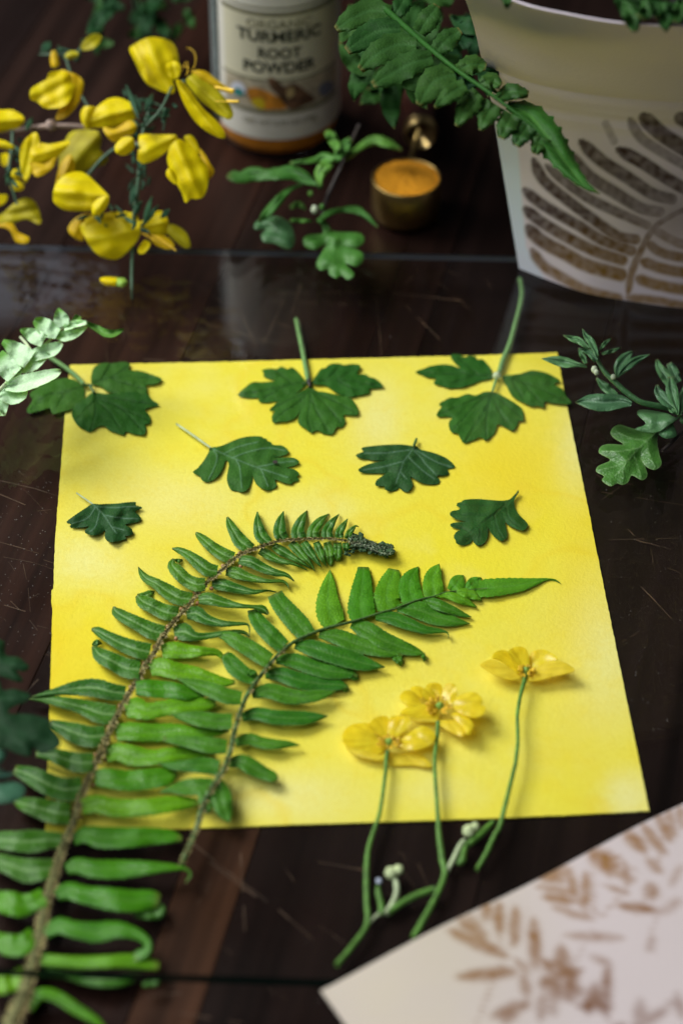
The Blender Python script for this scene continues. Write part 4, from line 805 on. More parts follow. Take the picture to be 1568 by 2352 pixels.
Mc = conv(540, 300, 4)
ms = sprig('leafy_sprig', 'green lobed sprig drooping over the back edge of the glass', 'sprig', Mc((1150, 1050)), ZG)
patch('lobed_leaf', ms, cv(Mc, [(1040, 1000), (1170, 1110), (1430, 1130), (1480, 1210), (1400, 1270), (1250, 1250), (1440, 1310), (1470, 1400), (1400, 1460), (1290, 1435), (1380, 1540), (1320, 1595), (1250, 1550), (1200, 1580), (1130, 1540), (1120, 1490), (1040, 1500), (1005, 1420), (1110, 1230), (1000, 1290), (900, 1270), (870, 1200), (920, 1150), (1070, 1130)]),
      M['midleaf'], .0145, bulge=.001, step=5, wav=.001, tilt=.00002, veins=[cv(Mc, [(1060, 1020), (1150, 1200), (1220, 1380), (1260, 1540)])], vw=2, sub=4)
for lf, z_ in [([(1010, 645, 24), (900, 590, 116), (760, 525, 146), (620, 535, 120), (500, 545, 110), (360, 540, 150), (250, 575, 112), (180, 560, 120), (110, 575, 40)], .026), ([(860, 650, 18), (740, 690, 48), (620, 810, 92), (500, 940, 84), (430, 1015, 20)], .024),
               ([(1190, 410, 54), (1260, 295, 126), (1350, 190, 60)], .028), ([(1220, 300, 70), (1160, 180, 106), (1100, 110, 50)], .030), ([(1180, 385, 60), (1080, 375, 104), (980, 400, 56), (740, 430, 24)], .030), ([(1045, 650, 36), (1040, 530, 116), (1120, 430, 112), (1180, 380, 36)], .030),
               ([(1295, 400, 26), (1440, 270, 66), (1580, 200, 96), (1720, 230, 88), (1850, 300, 20)], .024), ([(1020, 1015, 44), (1120, 935, 58), (1250, 900, 46), (1400, 895, 76), (1500, 960, 56), (1620, 1070, 16)], .018), ([(960, 1010, 20), (850, 1005, 36), (740, 1000, 30)], .020), ([(900, 890, 20), (820, 840, 60), (740, 880, 30)], .016)]:
    blade('leaf', ms, cv(Mc, lf), M['midleaf'], z_, n=26, groove=.0006, wave=.0008, droop=.0006, serr=.03, tooth_n=4)
patch('curled_leaf', ms, cv(Mc, [(430, 1000), (600, 960), (740, 1040), (790, 1180), (760, 1280), (680, 1280), (580, 1230), (480, 1220), (450, 1150), (500, 1090), (395, 1095), (385, 1040)]), M['sage'], .017, bulge=.0016, fold=.001, step=5, wav=.0008, tilt=.00003)
tube('stem', ms, cv(Mc, [(1080, 1030, 30), (1060, 940, 36), (1110, 780, 46), (1190, 600, 44), (1260, 450, 36), (1340, 250, 34), (1430, 50, 30)]), M['woodstalk'], (.014, .020, .026, .028), n=30)
tube('leaf_stalk', ms, cv(Mc, [(1050, 1000, 60), (1090, 1050, 60), (1140, 1110, 40)]), M['midleaf'], (.017, .0155), n=8)
for (x, y, r) in [(985, 895, 11), (945, 735, 8), (1060, 870, 8), (1040, 665, 8)]:
    q = Mc((x, y)); blob('bud', ms, q[0], q[1], .022, r * .75, M['budg'] if r > 10 else M['midleaf'], sq=(1, 1.3, 1.2))

Pc = conv(0, 740, 4)
pf = sprig('fern_frond', 'fern frond, underside up, glare painted as pale mint green, arching over the glass at left', 'fern frond', Pc((-60, 1000)), ZG)
tube('stem', pf, cv(Pc, [(-160, 1100, 50), (-60, 1000, 44), (90, 850, 40), (250, 670, 36), (400, 530, 30), (560, 390, 24), (680, 295, 18), (880, 265, 10)]), M['stempale'], (.024, .024, .022, .022, .020), n=40)
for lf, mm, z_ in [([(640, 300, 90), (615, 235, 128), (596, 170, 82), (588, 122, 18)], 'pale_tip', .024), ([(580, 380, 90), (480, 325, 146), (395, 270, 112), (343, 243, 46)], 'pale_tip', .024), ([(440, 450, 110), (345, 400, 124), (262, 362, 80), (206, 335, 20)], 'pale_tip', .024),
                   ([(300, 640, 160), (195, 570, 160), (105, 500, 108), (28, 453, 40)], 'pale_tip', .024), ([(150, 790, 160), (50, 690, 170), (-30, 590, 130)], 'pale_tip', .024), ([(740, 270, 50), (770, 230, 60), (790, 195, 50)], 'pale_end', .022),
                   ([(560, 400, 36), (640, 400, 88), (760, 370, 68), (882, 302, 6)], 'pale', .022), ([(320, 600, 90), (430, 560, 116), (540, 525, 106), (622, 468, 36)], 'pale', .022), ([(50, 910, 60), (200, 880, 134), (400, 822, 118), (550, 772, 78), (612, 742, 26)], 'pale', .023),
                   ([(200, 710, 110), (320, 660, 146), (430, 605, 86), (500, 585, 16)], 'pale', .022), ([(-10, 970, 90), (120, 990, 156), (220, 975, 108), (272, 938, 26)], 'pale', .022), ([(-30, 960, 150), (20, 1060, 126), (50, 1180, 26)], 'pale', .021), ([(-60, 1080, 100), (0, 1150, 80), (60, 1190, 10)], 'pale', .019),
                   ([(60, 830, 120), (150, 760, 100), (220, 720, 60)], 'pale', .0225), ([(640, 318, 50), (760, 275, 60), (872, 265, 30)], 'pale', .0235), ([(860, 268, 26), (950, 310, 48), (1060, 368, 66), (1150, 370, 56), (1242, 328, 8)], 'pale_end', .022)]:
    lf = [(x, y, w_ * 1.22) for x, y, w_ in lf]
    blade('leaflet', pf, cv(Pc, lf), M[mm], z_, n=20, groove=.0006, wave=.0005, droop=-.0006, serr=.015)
tube('broken_stalk', pf, cv(Pc, [(205, 410, 30), (260, 470, 34), (320, 560, 30)]), M['stempale'], (.022, .022), n=8)

Kc = conv(0, 1560, 4)
dk = sprig('parsley_like_sprig', 'dark sprig of divided leaves at the left edge of the table', 'sprig', Kc((0, 1000)), ZG)
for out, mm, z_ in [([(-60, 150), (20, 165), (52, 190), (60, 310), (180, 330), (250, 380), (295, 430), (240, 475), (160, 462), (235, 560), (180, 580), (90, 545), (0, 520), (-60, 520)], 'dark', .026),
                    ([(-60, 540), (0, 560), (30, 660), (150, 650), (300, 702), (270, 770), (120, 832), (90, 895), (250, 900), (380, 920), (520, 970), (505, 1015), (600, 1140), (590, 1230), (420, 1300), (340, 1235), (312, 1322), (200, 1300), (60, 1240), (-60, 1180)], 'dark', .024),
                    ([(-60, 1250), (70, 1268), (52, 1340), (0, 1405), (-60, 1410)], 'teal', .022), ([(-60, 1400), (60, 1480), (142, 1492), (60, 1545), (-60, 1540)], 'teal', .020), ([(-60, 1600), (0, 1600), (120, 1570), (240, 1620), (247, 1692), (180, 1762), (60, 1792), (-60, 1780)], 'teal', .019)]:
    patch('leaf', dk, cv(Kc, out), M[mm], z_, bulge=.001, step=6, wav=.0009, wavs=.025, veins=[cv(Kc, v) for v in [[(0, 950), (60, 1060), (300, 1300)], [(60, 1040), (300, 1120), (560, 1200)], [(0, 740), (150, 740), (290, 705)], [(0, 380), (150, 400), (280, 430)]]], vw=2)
tube('stem', dk, cv(Kc, [(-90, 640, 40), (-40, 900, 44), (-60, 1300, 40), (-80, 1700, 40)]), M['dark'], (.022, .018, .014), n=14)

# dark reflection-side leaves under the pale frond: a second drooping frond, lower left of it
# ------------------------------------------------------------------ the second print, lying on the glass at the lower right
def print_mat(name, basec, tint, ink1, ink2):
    m, nt, b = mat(name); n = noise_n(nt, 30, 4); sp_ = noise_n(nt, 2600, 2, .8); fine = noise_n(nt, 900, 3)
    col = mixc(nt, attr(nt, 'tint'), basec, tint)
    col = mixc(nt, mul(nt, ramp(nt, n.outputs[0], .4, .75), .5), col, tuple(v * .93 for v in tint))
    ink = mixc(nt, attr(nt, 'gold'), ink1, ink2)
    ink = mixc(nt, mul(nt, ramp(nt, sp_.outputs[0], .45, .65), mul(nt, attr(nt, 'gold'), .5)), ink, (.42, .25, .05))
    col = mixc(nt, attr(nt, 'ink'), col, ink)
    nt.links.new(col, b.inputs['Base Color']); b.inputs['Roughness'].default_value = .8; b.inputs['Specular IOR Level'].default_value = .25
    bump(nt, b, fine.outputs[0], .0002, .4); return m
def lens(Q, a, b, w_, soft=.35, e=.5):
    d, t = seg_dist(Q, a, b); ww = w_ / 2 * np.power(np.clip(4 * t * (1 - t), .02, 1), e)
    return np.clip((ww - d) / (w_ * soft) + .5, 0, 1) * (d < w_)
Qc = conv(1100, 2000, 1568 / 607)
zc = ZG + .0006
A0, A1 = P(737, 2275, zc), P(1568, 1848, zc); u = (A1 - A0); u /= np.linalg.norm(u); v = np.array([u[1], -u[0], 0])
nx, ny = 230, 170; LX, LY = .20, .15
V, px = [], []
for j in range(ny):
    for i in range(nx):
        p = A0 + u * LX * i / (nx - 1) + v * LY * j / (ny - 1); p[2] += .0004 * noise.noise(Vector((i * .02, j * .02, 5))) + .0009 * (1 - j / ny) ** 8 * math.sin(i * .05) ** 2; V.append(p)
V = np.array(V)
cc = (V - [0, 0, H]) @ CAM; px = np.stack([CX + FPX * cc[:, 0] / -cc[:, 2], CY - FPX * cc[:, 1] / -cc[:, 2]], 1)
ink = np.zeros(len(V)); gold = np.zeros(len(V))
els = [((110, 1145), (500, 1108), 70, .8), ((600, 760), (620, 1090), 70, .8), ((780, 940), (790, 1170), 90, .95), ((790, 1190), (910, 1090), 70, .8), ((800, 1190), (640, 1185), 90, .7), ((780, 1170), (660, 1030), 60, .8), ((790, 1190), (910, 1240), 90, .8),
       ((780, 1190), (720, 1280), 90, .7), ((800, 1190), (860, 1300), 90, .7), ((850, 1060), (800, 1200), 70, .7), ((1010, 1290), (920, 1350), 90, .8), ((1010, 1290), (1090, 1360), 90, .8), ((1080, 1070), (1070, 1320), 60, .8), ((1000, 1190), (1000, 1330), 90, .8), ((950, 1290), (1090, 1290), 90, .7),
       ((50, 840), (430, 1010), 70, .75), ((110, 760), (290, 900), 70, .6), ((300, 640), (290, 780), 60, .7), ((380, 660), (378, 870), 60, .75), ((485, 690), (480, 940), 65, .75), ((180, 750), (290, 930), 80, .6), ((620, 555), (860, 605), 45, .6), ((660, 625), (870, 658), 55, .8), ((720, 690), (980, 775), 45, .6),
       ((820, 430), (875, 620), 55, .7), ((940, 460), (942, 690), 55, .8), ((640, 500), (810, 480), 80, .8), ((690, 530), (800, 430), 70, .7), ((960, 330), (1140, 450), 110, .85), ((980, 400), (1130, 400), 60, .6), ((1185, 390), (1210, 560), 50, .6), ((1050, 550), (1220, 610), 35, .5), ((1140, 678), (1400, 715), 55, .8),
       ((1340, 540), (1380, 640), 80, .7), ((1190, 200), (1320, 330), 80, .75), ((1300, 160), (1450, 350), 60, .7), ((1390, 90), (1490, 270), 55, .7), ((1470, 60), (1510, 240), 50, .6), ((1330, 380), (1430, 470), 60, .6), ((1540, 30), (1568, 180), 50, .6), ((800, 875), (1180, 892), 50, .5), ((970, 1010), (1110, 1065), 50, .5),
       ((530, 1130), (570, 1280), 60, .6), ((330, 1400), (580, 1310), 70, .7), ((400, 1447), (520, 1340), 60, .6), ((660, 1250), (650, 1420), 60, .55), ((740, 1250), (728, 1400), 50, .5), ((1380, 880), (1340, 980), 50, .45), ((1290, 1290), (1290, 1500), 80, .5), ((1490, 1330), (1230, 1500), 60, .5), ((1530, 1260), (1568, 1420), 60, .5), ((1400, 740), (1560, 640), 60, .35),
       ((480, 1030), (590, 1130), 40, .6), ((1200, 1447), (1100, 1500), 50, .6), ((1560, 420), (1480, 560), 50, .4), ((1250, 760), (1350, 600), 26, .35), ((430, 1000), (780, 1160), 22, .3), ((870, 620), (1060, 760), 20, .35)]
qs = 1568 / 607
wob = np.stack([fnoise(px, .12, 21), fnoise(px, .12, 33)], 1) * 3.0
def put(a, b, w_, k):
    global ink
    ink = np.maximum(ink, k * lens(px + wob, a, b, w_ / qs * S0, .5))
els += [((230, 1447), (420, 1000), 16, .5), ((420, 1010), (300, 640), 14, .5), ((420, 1010), (560, 700), 14, .45), ((640, 1447), (800, 1180), 22, .6), ((800, 1180), (1000, 800), 16, .4), ((1000, 800), (780, 420), 15, .5), ((1000, 800), (980, 420), 15, .45), ((1000, 800), (1280, 480), 15, .45), ((1280, 480), (1080, 320), 15, .5), ((1400, 460), (1240, 200), 14, .5), ((1400, 460), (1460, 60), 14, .45), ((1100, 1447), (1010, 1290), 20, .5), ((560, 1130), (330, 1130), 12, .5), ((1340, 960), (1400, 720), 14, .35), ((1330, 1500), (1560, 1200), 16, .4), ((180, 860), (420, 1010), 40, .6), ((840, 560), (960, 760), 40, .5), ((1100, 470), (1260, 520), 40, .5)]
for a, b, w_, k in els:
    a2, b2 = np.array(Qc(a)), np.array(Qc(b)); put(a2, b2, w_ * 1.15, min(1, k * 1.3))
    d = b2 - a2; L_ = np.linalg.norm(d)
    if w_ >= 45:
        nseg = max(3, int(L_ / 9))
        for i_ in range(nseg):                          # the small side lobes of each printed leaflet
            t_ = (i_ + .5) / nseg; sg = 1 if i_ % 2 else -1; p_ = a2 + d * t_; n_ = np.array([-d[1], d[0]]) / L_ * sg
            l_ = w_ / qs * S0 * random.uniform(.55, .9) * (4 * t_ * (1 - t_)) ** .5
            put(p_, p_ + n_ * l_ * .8 + d / L_ * l_ * .7, w_ * .42, min(1, k * random.uniform(.8, 1.25)))
ink *= .80 + .35 * fnoise(px, .05, 9)
gold = np.clip(1.15 - (px[:, 1] - 1848 + (px[:, 0] - 1568) * .51) / 330, 0, 1)
tint = np.clip((px[:, 0] - 1000) / 350, 0, 1)
F = [(j * nx + i, (j + 1) * nx + i, (j + 1) * nx + i + 1, j * nx + i + 1) for j in range(ny - 1) for i in range(nx - 1)]
M['print2'] = print_mat('dyed_print_paper', (.56, .50, .405), (.56, .495, .49), (.15, .058, .022), (.22, .088, .010))
V2, F2, at = solidify(V, F, .0006, {'ink': np.clip(ink, 0, 1), 'gold': gold, 'tint': tint})
tag(mk('printed_paper', V2, F2, M['print2'], attrs=at), 'mauve white sheet with brown fern prints at the lower right corner', 'paper')

# ------------------------------------------------------------------ pot with the wrapped print
zb = ZG + .0003
Sc = conv(1184, 0, 2.998)
nx, ny = 300, 250
def edge3(pts, z): r = resample(pts, nx); return np.array([P(x, y, z) for x, y in r])
cB = edge3([(1191, 617), (1271, 649), (1348, 674), (1425, 689), (1568, 708), (1740, 712), (1900, 700)], zb)
cC = edge3([(1106, 108), (1210, 140), (1310, 160), (1420, 173), (1568, 182), (1740, 184), (1900, 176)], .088)
cT = edge3([(1042, -70), (1179, 2), (1302, 34), (1425, 54), (1568, 60), (1740, 50), (1900, 25)], .136)
V = []
for j in range(ny):
    t = j / (ny - 1)
    for i in range(nx):
        if t < .66: p = cB[i] + (cC[i] - cB[i]) * (t / .66)
        else: p = cC[i] + (cT[i] - cC[i]) * ((t - .66) / .34)
        k = math.exp(-((t - .66) / .09) ** 2); p = p + (cB[i] * .5 + cT[i] * .5 - cC[i]) * .22 * k       # the bend is soft
        sg = i / nx
        p = p + np.array([.3, -1, .2]) * (.0010 * noise.noise(Vector((sg * 4, t * 3, 1))) + .0011 * math.exp(-((t - .50 - .03 * math.sin(sg * 5)) / .022) ** 2) * (.6 + noise.noise(Vector((sg * 5, 0, 7)))) + .0008 * math.exp(-((t - .58) / .02) ** 2) * (.5 + noise.noise(Vector((sg * 6, 0, 17)))))
        V.append(p)
V = np.array(V); cc = (V - [0, 0, H]) @ CAM; px = np.stack([CX + FPX * cc[:, 0] / -cc[:, 2], CY - FPX * cc[:, 1] / -cc[:, 2]], 1)
ps = np.stack([(px[:, 0] / S0 - 1184) * 2.998, (px[:, 1] / S0) * 2.998], 1)      # position in the traced print
bands = [([(440, 1180), (520, 1345), (700, 1500), (900, 1650), (1080, 1770), (1210, 1795)], 92, .95), ([(530, 1230), (700, 1375), (850, 1480), (1050, 1580), (1300, 1690)], 84, .85), ([(700, 1130), (850, 1310), (1050, 1440), (1250, 1560), (1390, 1590)], 84, .85),
         ([(785, 1045), (950, 1200), (1150, 1330), (1330, 1450), (1480, 1495)], 86, .9), ([(1060, 1110), (1250, 1212), (1400, 1310), (1568, 1410), (1650, 1440)], 86, .95), ([(1250, 860), (1400, 1000), (1568, 1110), (1700, 1190)], 105, .9), ([(1160, 880), (1250, 1030), (1400, 1135), (1568, 1230), (1700, 1300)], 70, .65),
         ([(975, 900), (1050, 1060)], 50, .4), ([(1520, 870), (1700, 980)], 90, .8), ([(365, 1410), (480, 1510), (640, 1610), (800, 1700), (960, 1800), (1180, 1880)], 92, .95), ([(370, 1550), (500, 1660), (700, 1780), (900, 1880), (1110, 1950)], 96, .95), ([(395, 1690), (500, 1800), (680, 1900), (850, 1990), (1100, 2060)], 112, .95),
         ([(425, 1860), (520, 1990), (680, 2090), (850, 2180), (1080, 2240)], 84, .9), ([(1150, 2230), (1180, 2050), (1250, 1880), (1340, 1720), (1440, 1640), (1600, 1560)], 62, .9), ([(1320, 1700), (1450, 1780), (1568, 1830), (1750, 1850)], 88, .85), ([(1290, 1810), (1400, 1890), (1568, 1930), (1750, 1930)], 84, .95),
         ([(1240, 1950), (1400, 2010), (1568, 2040), (1750, 2040)], 90, .95), ([(1210, 2080), (1350, 2130), (1568, 2170), (1750, 2170)], 90, .95), ([(1130, 2230), (1350, 2250), (1568, 2290), (1750, 2300)], 70, .9)]
ink = np.zeros(len(V))
for bi_, (pl, w_, k) in enumerate(bands):
    if bi_ >= 9 or bi_ in (0, 1): w_ *= .80
    c_ = catmull(pl, 6); m = len(c_) - 1
    for i in range(m):
        d, t = seg_dist(ps, c_[i], c_[i + 1]); u_ = (i + t) / m
        ww = w_ * .58 * np.power(np.clip(u_ * 9, 0, 1), .5)
        ink = np.maximum(ink, k * np.clip((ww - d) / 26 + .5, 0, 1))
mauve = np.clip(np.exp(-(((ps[:, 0] - 1500) / 330) ** 2 + ((ps[:, 1] - 1640) / 260) ** 2)), 0, 1)
ink *= 1 - .2 * mauve
ink = ink * (.92 + .2 * fnoise(ps, .02, 3)); ink = np.maximum(ink, .45 * mauve * (ink < .4))
gold = np.clip((ps[:, 1] - 1600 + .15 * (ps[:, 0] - 900)) / 620, 0, 1)
edge = 330 + np.clip(ps[:, 1] - 1100, 0, 2000) * .08 + np.clip(ps[:, 1] - 1850, 0, 400) * .5
tint = np.maximum(np.clip((ps[:, 0] - edge) / 30 + .5, 0, 1), np.clip((1050 - ps[:, 1]) / 200, 0, 1))
F = [(j * nx + i, j * nx + i + 1, (j + 1) * nx + i + 1, (j + 1) * nx + i) for j in range(ny - 1) for i in range(nx - 1)]
M['print1'] = print_mat('dyed_wrap_paper', (.74, .84, .97), (.80, .72, .80), (.050, .022, .014), (.27, .14, .014))
G_ = V.reshape(ny, nx, 3); nn = np.cross(np.gradient(G_, axis=1), np.gradient(G_, axis=0)).reshape(-1, 3); nn /= np.linalg.norm(nn, axis=1)[:, None]
V2, F2, at = solidify(V, F, .0004, {'ink': np.clip(ink, 0, 1), 'gold': gold, 'tint': tint}, nn)
tag(mk('curled_print', V2, F2, M['print1'], attrs=at), 'curled sheet of paper with large brown fern print standing at the upper right', 'paper')
pc = (.150, .625)
pot = thing('plant_pot', 'dark plant pot hidden in shade behind the curled fern print', 'pot', (pc[0], pc[1], 0))
M['pot'] = plain('dark_glazed_pot', (.012, .012, .012), .6, var=.1, scale=30)
prof = [(0.0, .0005), (.034, .0005), (.038, .003), (.046, .05), (.052, .100), (.0545, .112), (.0555, .114), (.0545, .1155), (.052, .115), (.049, .105), (.047, .095)]
lathe('body', pot, (pc[0], pc[1], 0), prof, M['pot'], seg=72)
lathe('soil', pot, (pc[0], pc[1], 0), [(.0485, .101), (.02, .102), (0, .1025)], plain('dark_soil', (.003, .0025, .002), .95, spec=.02, bmp=.002, scale=120), seg=48)

# ferns of the pot
Cx_ = conv(860, 0, 2.998)
pfr = thing('potted_fern', 'dark green fern frond drooping in front of the curled print above the brass scoop', 'fern', (pc[0] - .02, pc[1], .102))
spn = cv(Cx_, [(300, 60, 50), (480, 220, 44), (650, 370, 40), (850, 530, 34), (1050, 670, 30), (1250, 820, 26), (1400, 930, 20), (1500, 1040, 14), (1640, 1220, 10), (1780, 1400, 6)])
tube('stem', pfr, spn, M['pottip'], (.095, .107, .110, .107, .099), n=50)
for lf, z_ in [([(660, 430, 100), (500, 475, 160), (350, 560, 150), (215, 635, 50)], .096), ([(830, 560, 140), (690, 600, 190), (610, 700, 150), (560, 785, 46)], .096), ([(910, 640, 100), (800, 700, 120), (680, 805, 26)], .098), ([(1010, 700, 110), (925, 790, 150), (845, 945, 36)], .095),
               ([(1130, 780, 130), (1065, 880, 120), (1020, 975, 26)], .094), ([(1265, 860, 140), (1212, 950, 130), (1178, 1035, 56)], .093), ([(1385, 940, 130), (1322, 1020, 120), (1288, 1092, 56)], .092), ([(1490, 1020, 120), (1452, 1090, 100), (1430, 1152, 46)], .091),
               ([(680, 390, 100), (780, 295, 140), (872, 228, 56)], .095), ([(850, 525, 76), (960, 482, 130), (1062, 500, 56)], .094), ([(1020, 630, 60), (1100, 602, 110), (1172, 640, 46)], .094), ([(1150, 740, 60), (1250, 685, 110), (1380, 705, 46)], .093),
               ([(540, 340, 100), (380, 340, 170), (230, 420, 150), (120, 520, 50)], .092), ([(420, 220, 110), (270, 230, 170), (130, 300, 150), (20, 380, 60)], .088), ([(560, 240, 100), (640, 130, 140), (700, 40, 60)], .090), ([(350, 100, 100), (200, 80, 160), (60, 140, 150), (-60, 220, 50)], .084), ([(380, 120, 80), (440, 20, 120), (480, -60, 60)], .084)]:
    lf = [(x, y, w_ * 1.2) for x, y, w_ in lf]; z_ += .011
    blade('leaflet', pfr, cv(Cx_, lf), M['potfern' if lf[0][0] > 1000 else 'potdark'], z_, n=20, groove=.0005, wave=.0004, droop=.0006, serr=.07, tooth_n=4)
blade('leaflet', pfr, cv(Sc, [(250, 785, 60), (400, 850, 190), (520, 990, 250), (640, 1150, 200), (740, 1290, 130), (840, 1390, 66), (945, 1452, 6)]), M['pottip'], .101, n=40, groove=.0012, wave=.0008, droop=.0012, serr=.09, tooth_n=4)
# clumps of darker foliage behind, and over the rim
def clump(parent, x0, y0, x1, y1, n, ln, wd, z0, z1, mm, name='leaf'):
    for k in range(n):
        x, y = random.uniform(x0, x1), random.uniform(y0, y1); a = random.uniform(0, 2 * math.pi); l = ln * random.uniform(.6, 1.2); z_ = random.uniform(z0, z1)
        c_, s__ = math.cos(a), math.sin(a); b_ = random.uniform(-.3, .3)
        blade(name, parent, [(x, y, wd * .4), (x + l * .33 * c_, y + l * .33 * s__, wd), (x + l * .7 * c_ - b_ * l * s__ * .3, y + l * .7 * s__ + b_ * l * c_ * .3, wd * .8), (x + l * c_ - b_ * l * s__, y + l * s__ + b_ * l * c_, 2)], M[mm], z_, n=10, across=4, groove=.001, wave=.001, serr=.04)
clump(pfr, 830, 0, 1060, 200, 46, 100, 46, .045, .080, 'potdark', 'leaflet')
clump(pfr, 1000, 60, 1120, 200, 12, 70, 40, .060, .085, 'dark', 'leaflet')
rf = thing('potted_fern', 'fern leaflets hanging over the rim of the curled print at the top right', 'fern', (pc[0] + .01, pc[1] - .01, .102))
for lf, z_ in [([(1080, 20, 60), (1160, 80, 130), (1190, 150, 130), (1215, 235, 40)], .140), ([(1250, 10, 80), (1290, 60, 130), (1250, 130, 90)], .142), ([(1400, 20, 90), (1430, 100, 120), (1435, 180, 90), (1442, 235, 16)], .140), ([(1560, 0, 80), (1540, 90, 120), (1520, 170, 60)], .140), ([(1330, -20, 80), (1370, 60, 120), (1350, 130, 50)], .138), ([(230, -40, 60), (250, 10, 70), (245, 60, 26)], .138), ([(1050, 0, 40), (1300, 30, 60), (1560, 60, 60), (1700, 80, 40)], .139)]:
    blade('leaflet', rf, cv(Sc, lf), M['potfern'], z_, n=14, groove=.001, wave=.0008, serr=.05)
bgf = thing('leafy_plant', 'out of focus dark green foliage behind the yellow broom flowers', 'plant', P(330, 60, 0))
clump(bgf, 190, -60, 470, 90, 14, 80, 30, .01, .05, 'dark')
clump(bgf, 200, -60, 470, 100, 8, 70, 24, .02, .05, 'potfern')
tube('stem', bgf, [(330, 130, 10), (320, 60, 12), (300, -60, 12)], M['broomstem'], (.005, .02, .04), n=14)

# ------------------------------------------------------------------ brass scoop with turmeric
M['brass'] = plain('aged_brass', (.42, .29, .10), .34, metal=1, var=.15, scale=80)
cb = P(930, 497, 0); rc = .01085; hc = .0148
scoop = thing('measuring_scoop', 'small brass measuring cup with thin neck and wooden handle behind', 'scoop', cb)
prof = [(0, .0004), (rc * .80, .0004), (rc * .92, .0012), (rc * .985, .0030), (rc, .006), (rc, hc - .0002), (rc - .0002, hc), (rc - .0007, hc), (rc - .0008, hc - .0006), (rc - .0008, .003), (0, .0016)]
lathe('cup', scoop, cb, prof, M['brass'], seg=80)
q0 = P(941, 374, hc - .0012); q1 = P(962, 300, .0165)
def rod(name, parent, p, q, r0, r1, m, n=10, ring=14, bow=0, capr=None, prof=None):
    d = (q - p); L = np.linalg.norm(d); d /= L; u_ = np.cross(d, [0, 0, 1.]); u_ /= np.linalg.norm(u_); w_ = np.cross(u_, d); V, F = [], []
    pr = prof or [(0, r0), (1, r1)]
    for t, r in pr:
        for j in range(ring): a = 2 * math.pi * j / ring; V.append(p + d * L * t + r * (math.cos(a) * u_ + math.sin(a) * w_))
    for i in range(len(pr) - 1): F += [(i * ring + j, i * ring + (j + 1) % ring, (i + 1) * ring + (j + 1) % ring, (i + 1) * ring + j) for j in range(ring)]
    F += [tuple(range(ring)), tuple(reversed([(len(pr) - 1) * ring + j for j in range(ring)]))]
    return mk(name, V, F, m, parent)
rod('neck', scoop, q0, q1, .0009, .0010, M['brass'])
hq = P(958, 215, .0105); dd = (hq - q1) / np.linalg.norm(hq - q1); f0 = P(966, 311, .0125)
dd = (hq - f0) / np.linalg.norm(hq - f0)
rod('ferrule', scoop, f0, f0 + dd * .004, .005, .005, plain('bright_brass', (.80, .58, .24), .30, metal=1, var=.1), ring=40, prof=[(0, .0046), (.06, .0053), (.5, .0056), (1, .0054)])
rod('handle', scoop, f0 + dd * .0042, f0 + dd * .050, .0047, .006, plain('reddish_wood_handle', (.10, .030, .018), .45), ring=32, prof=[(0, .0046), (.2, .0050), (.6, .0062), (.9, .0056), (1, .003)])
# powder
V, F = [], []; seg = 60; rings = 26
for i in range(rings + 1):
    r = (rc - .0007) * i / rings
    for j in range(seg):
        a = 2 * math.pi * j / seg; x, y = r * math.cos(a), r * math.sin(a)
        z = hc - .0006 + .0010 * (1 - (i / rings) ** 2) + .0004 * noise.noise(Vector((x * 500, y * 500, 0))) + .0002 * noise.noise(Vector((x * 1800, y * 1800, 3)))
        V.append([cb[0] + x, cb[1] + y, z])
for i in range(rings): F += [(i * seg + j, (i + 1) * seg + j, (i + 1) * seg + (j + 1) % seg, i * seg + (j + 1) % seg) for j in range(seg)]
M['turm'] = plain('turmeric_powder', (.88, .33, .004), .95, var=.35, scale=2600, bmp=.0009)
tag(mk('turmeric_powder', V, F, M['turm']), 'heap of bright orange turmeric powder filling the brass scoop', 'powder')

# ------------------------------------------------------------------ spice jar
jc = P(637, 298, 0); jr = .0206
jar = thing('spice_jar', 'glass jar of organic turmeric root powder with cream label', 'jar', jc)
M['jglass'] = M['glass'].copy(); M['jglass'].name = 'jar_glass'
lathe('glass', jar, jc, [(0, .0004), (jr * .80, .0004), (jr * .93, .0014), (jr * .985, .004), (jr, .008), (jr, .105), (jr * .9, .112), (jr * .8, .116)], M['jglass'], seg=96)
lathe('lid', jar, jc, [(0, .135), (jr * .86, .135), (jr * .9, .133), (jr * .9, .116), (jr * .82, .115)], plain('black_plastic_lid', (.012, .012, .012), .4), seg=64)
lathe('powder_fill', jar, jc, [(0, .0018), (jr * .78, .0018), (jr * .90, .003), (jr * .955, .006), (jr * .965, .009), (jr * .965, .095), (0, .097)], plain('turmeric_fill', (.70, .26, .012), .9, var=.2, scale=500), seg=64)
def zfront(y):                       # height on the jar's front that is seen at photograph height y
    d = CAM @ np.array([637 - CX, CY - y, -FPX]); yf = jc[1] - jr * 1.0; t = yf / d[1]; return H + d[2] * t
def jwrap(a, z, off=.0): r = jr + off; return [jc[0] + r * math.sin(a), jc[1] - r * math.cos(a), z]
def jband(name, a0_, a1_, z0_, z1_, off, m, n=60):
    V = [jwrap(a0_ + (a1_ - a0_) * i / n, z_, off) for z_ in (z0_, z1_) for i in range(n + 1)]
    F = [(i, i + 1, n + 2 + i, n + 1 + i) for i in range(n)]
    C3 = jc.copy(); V = np.array(V); nn_ = V - C3; nn_[:, 2] = 0; nn_ /= np.linalg.norm(nn_, axis=1)[:, None]
    V, F, _ = solidify(V, F, .00006, None, nn_)
    return mk(name, V, F, m, lab if name != 'label' else jar)
zl0, ztop = zfront(321), .098
M['cream'] = plain('cream_label', (.60, .58, .42), .55, var=.05, scale=60); M['white'] = plain('white_label', (.66, .65, .57), .55, var=.04, scale=60); M['dgreen'] = plain('dark_green_label', (.030, .045, .036), .5)
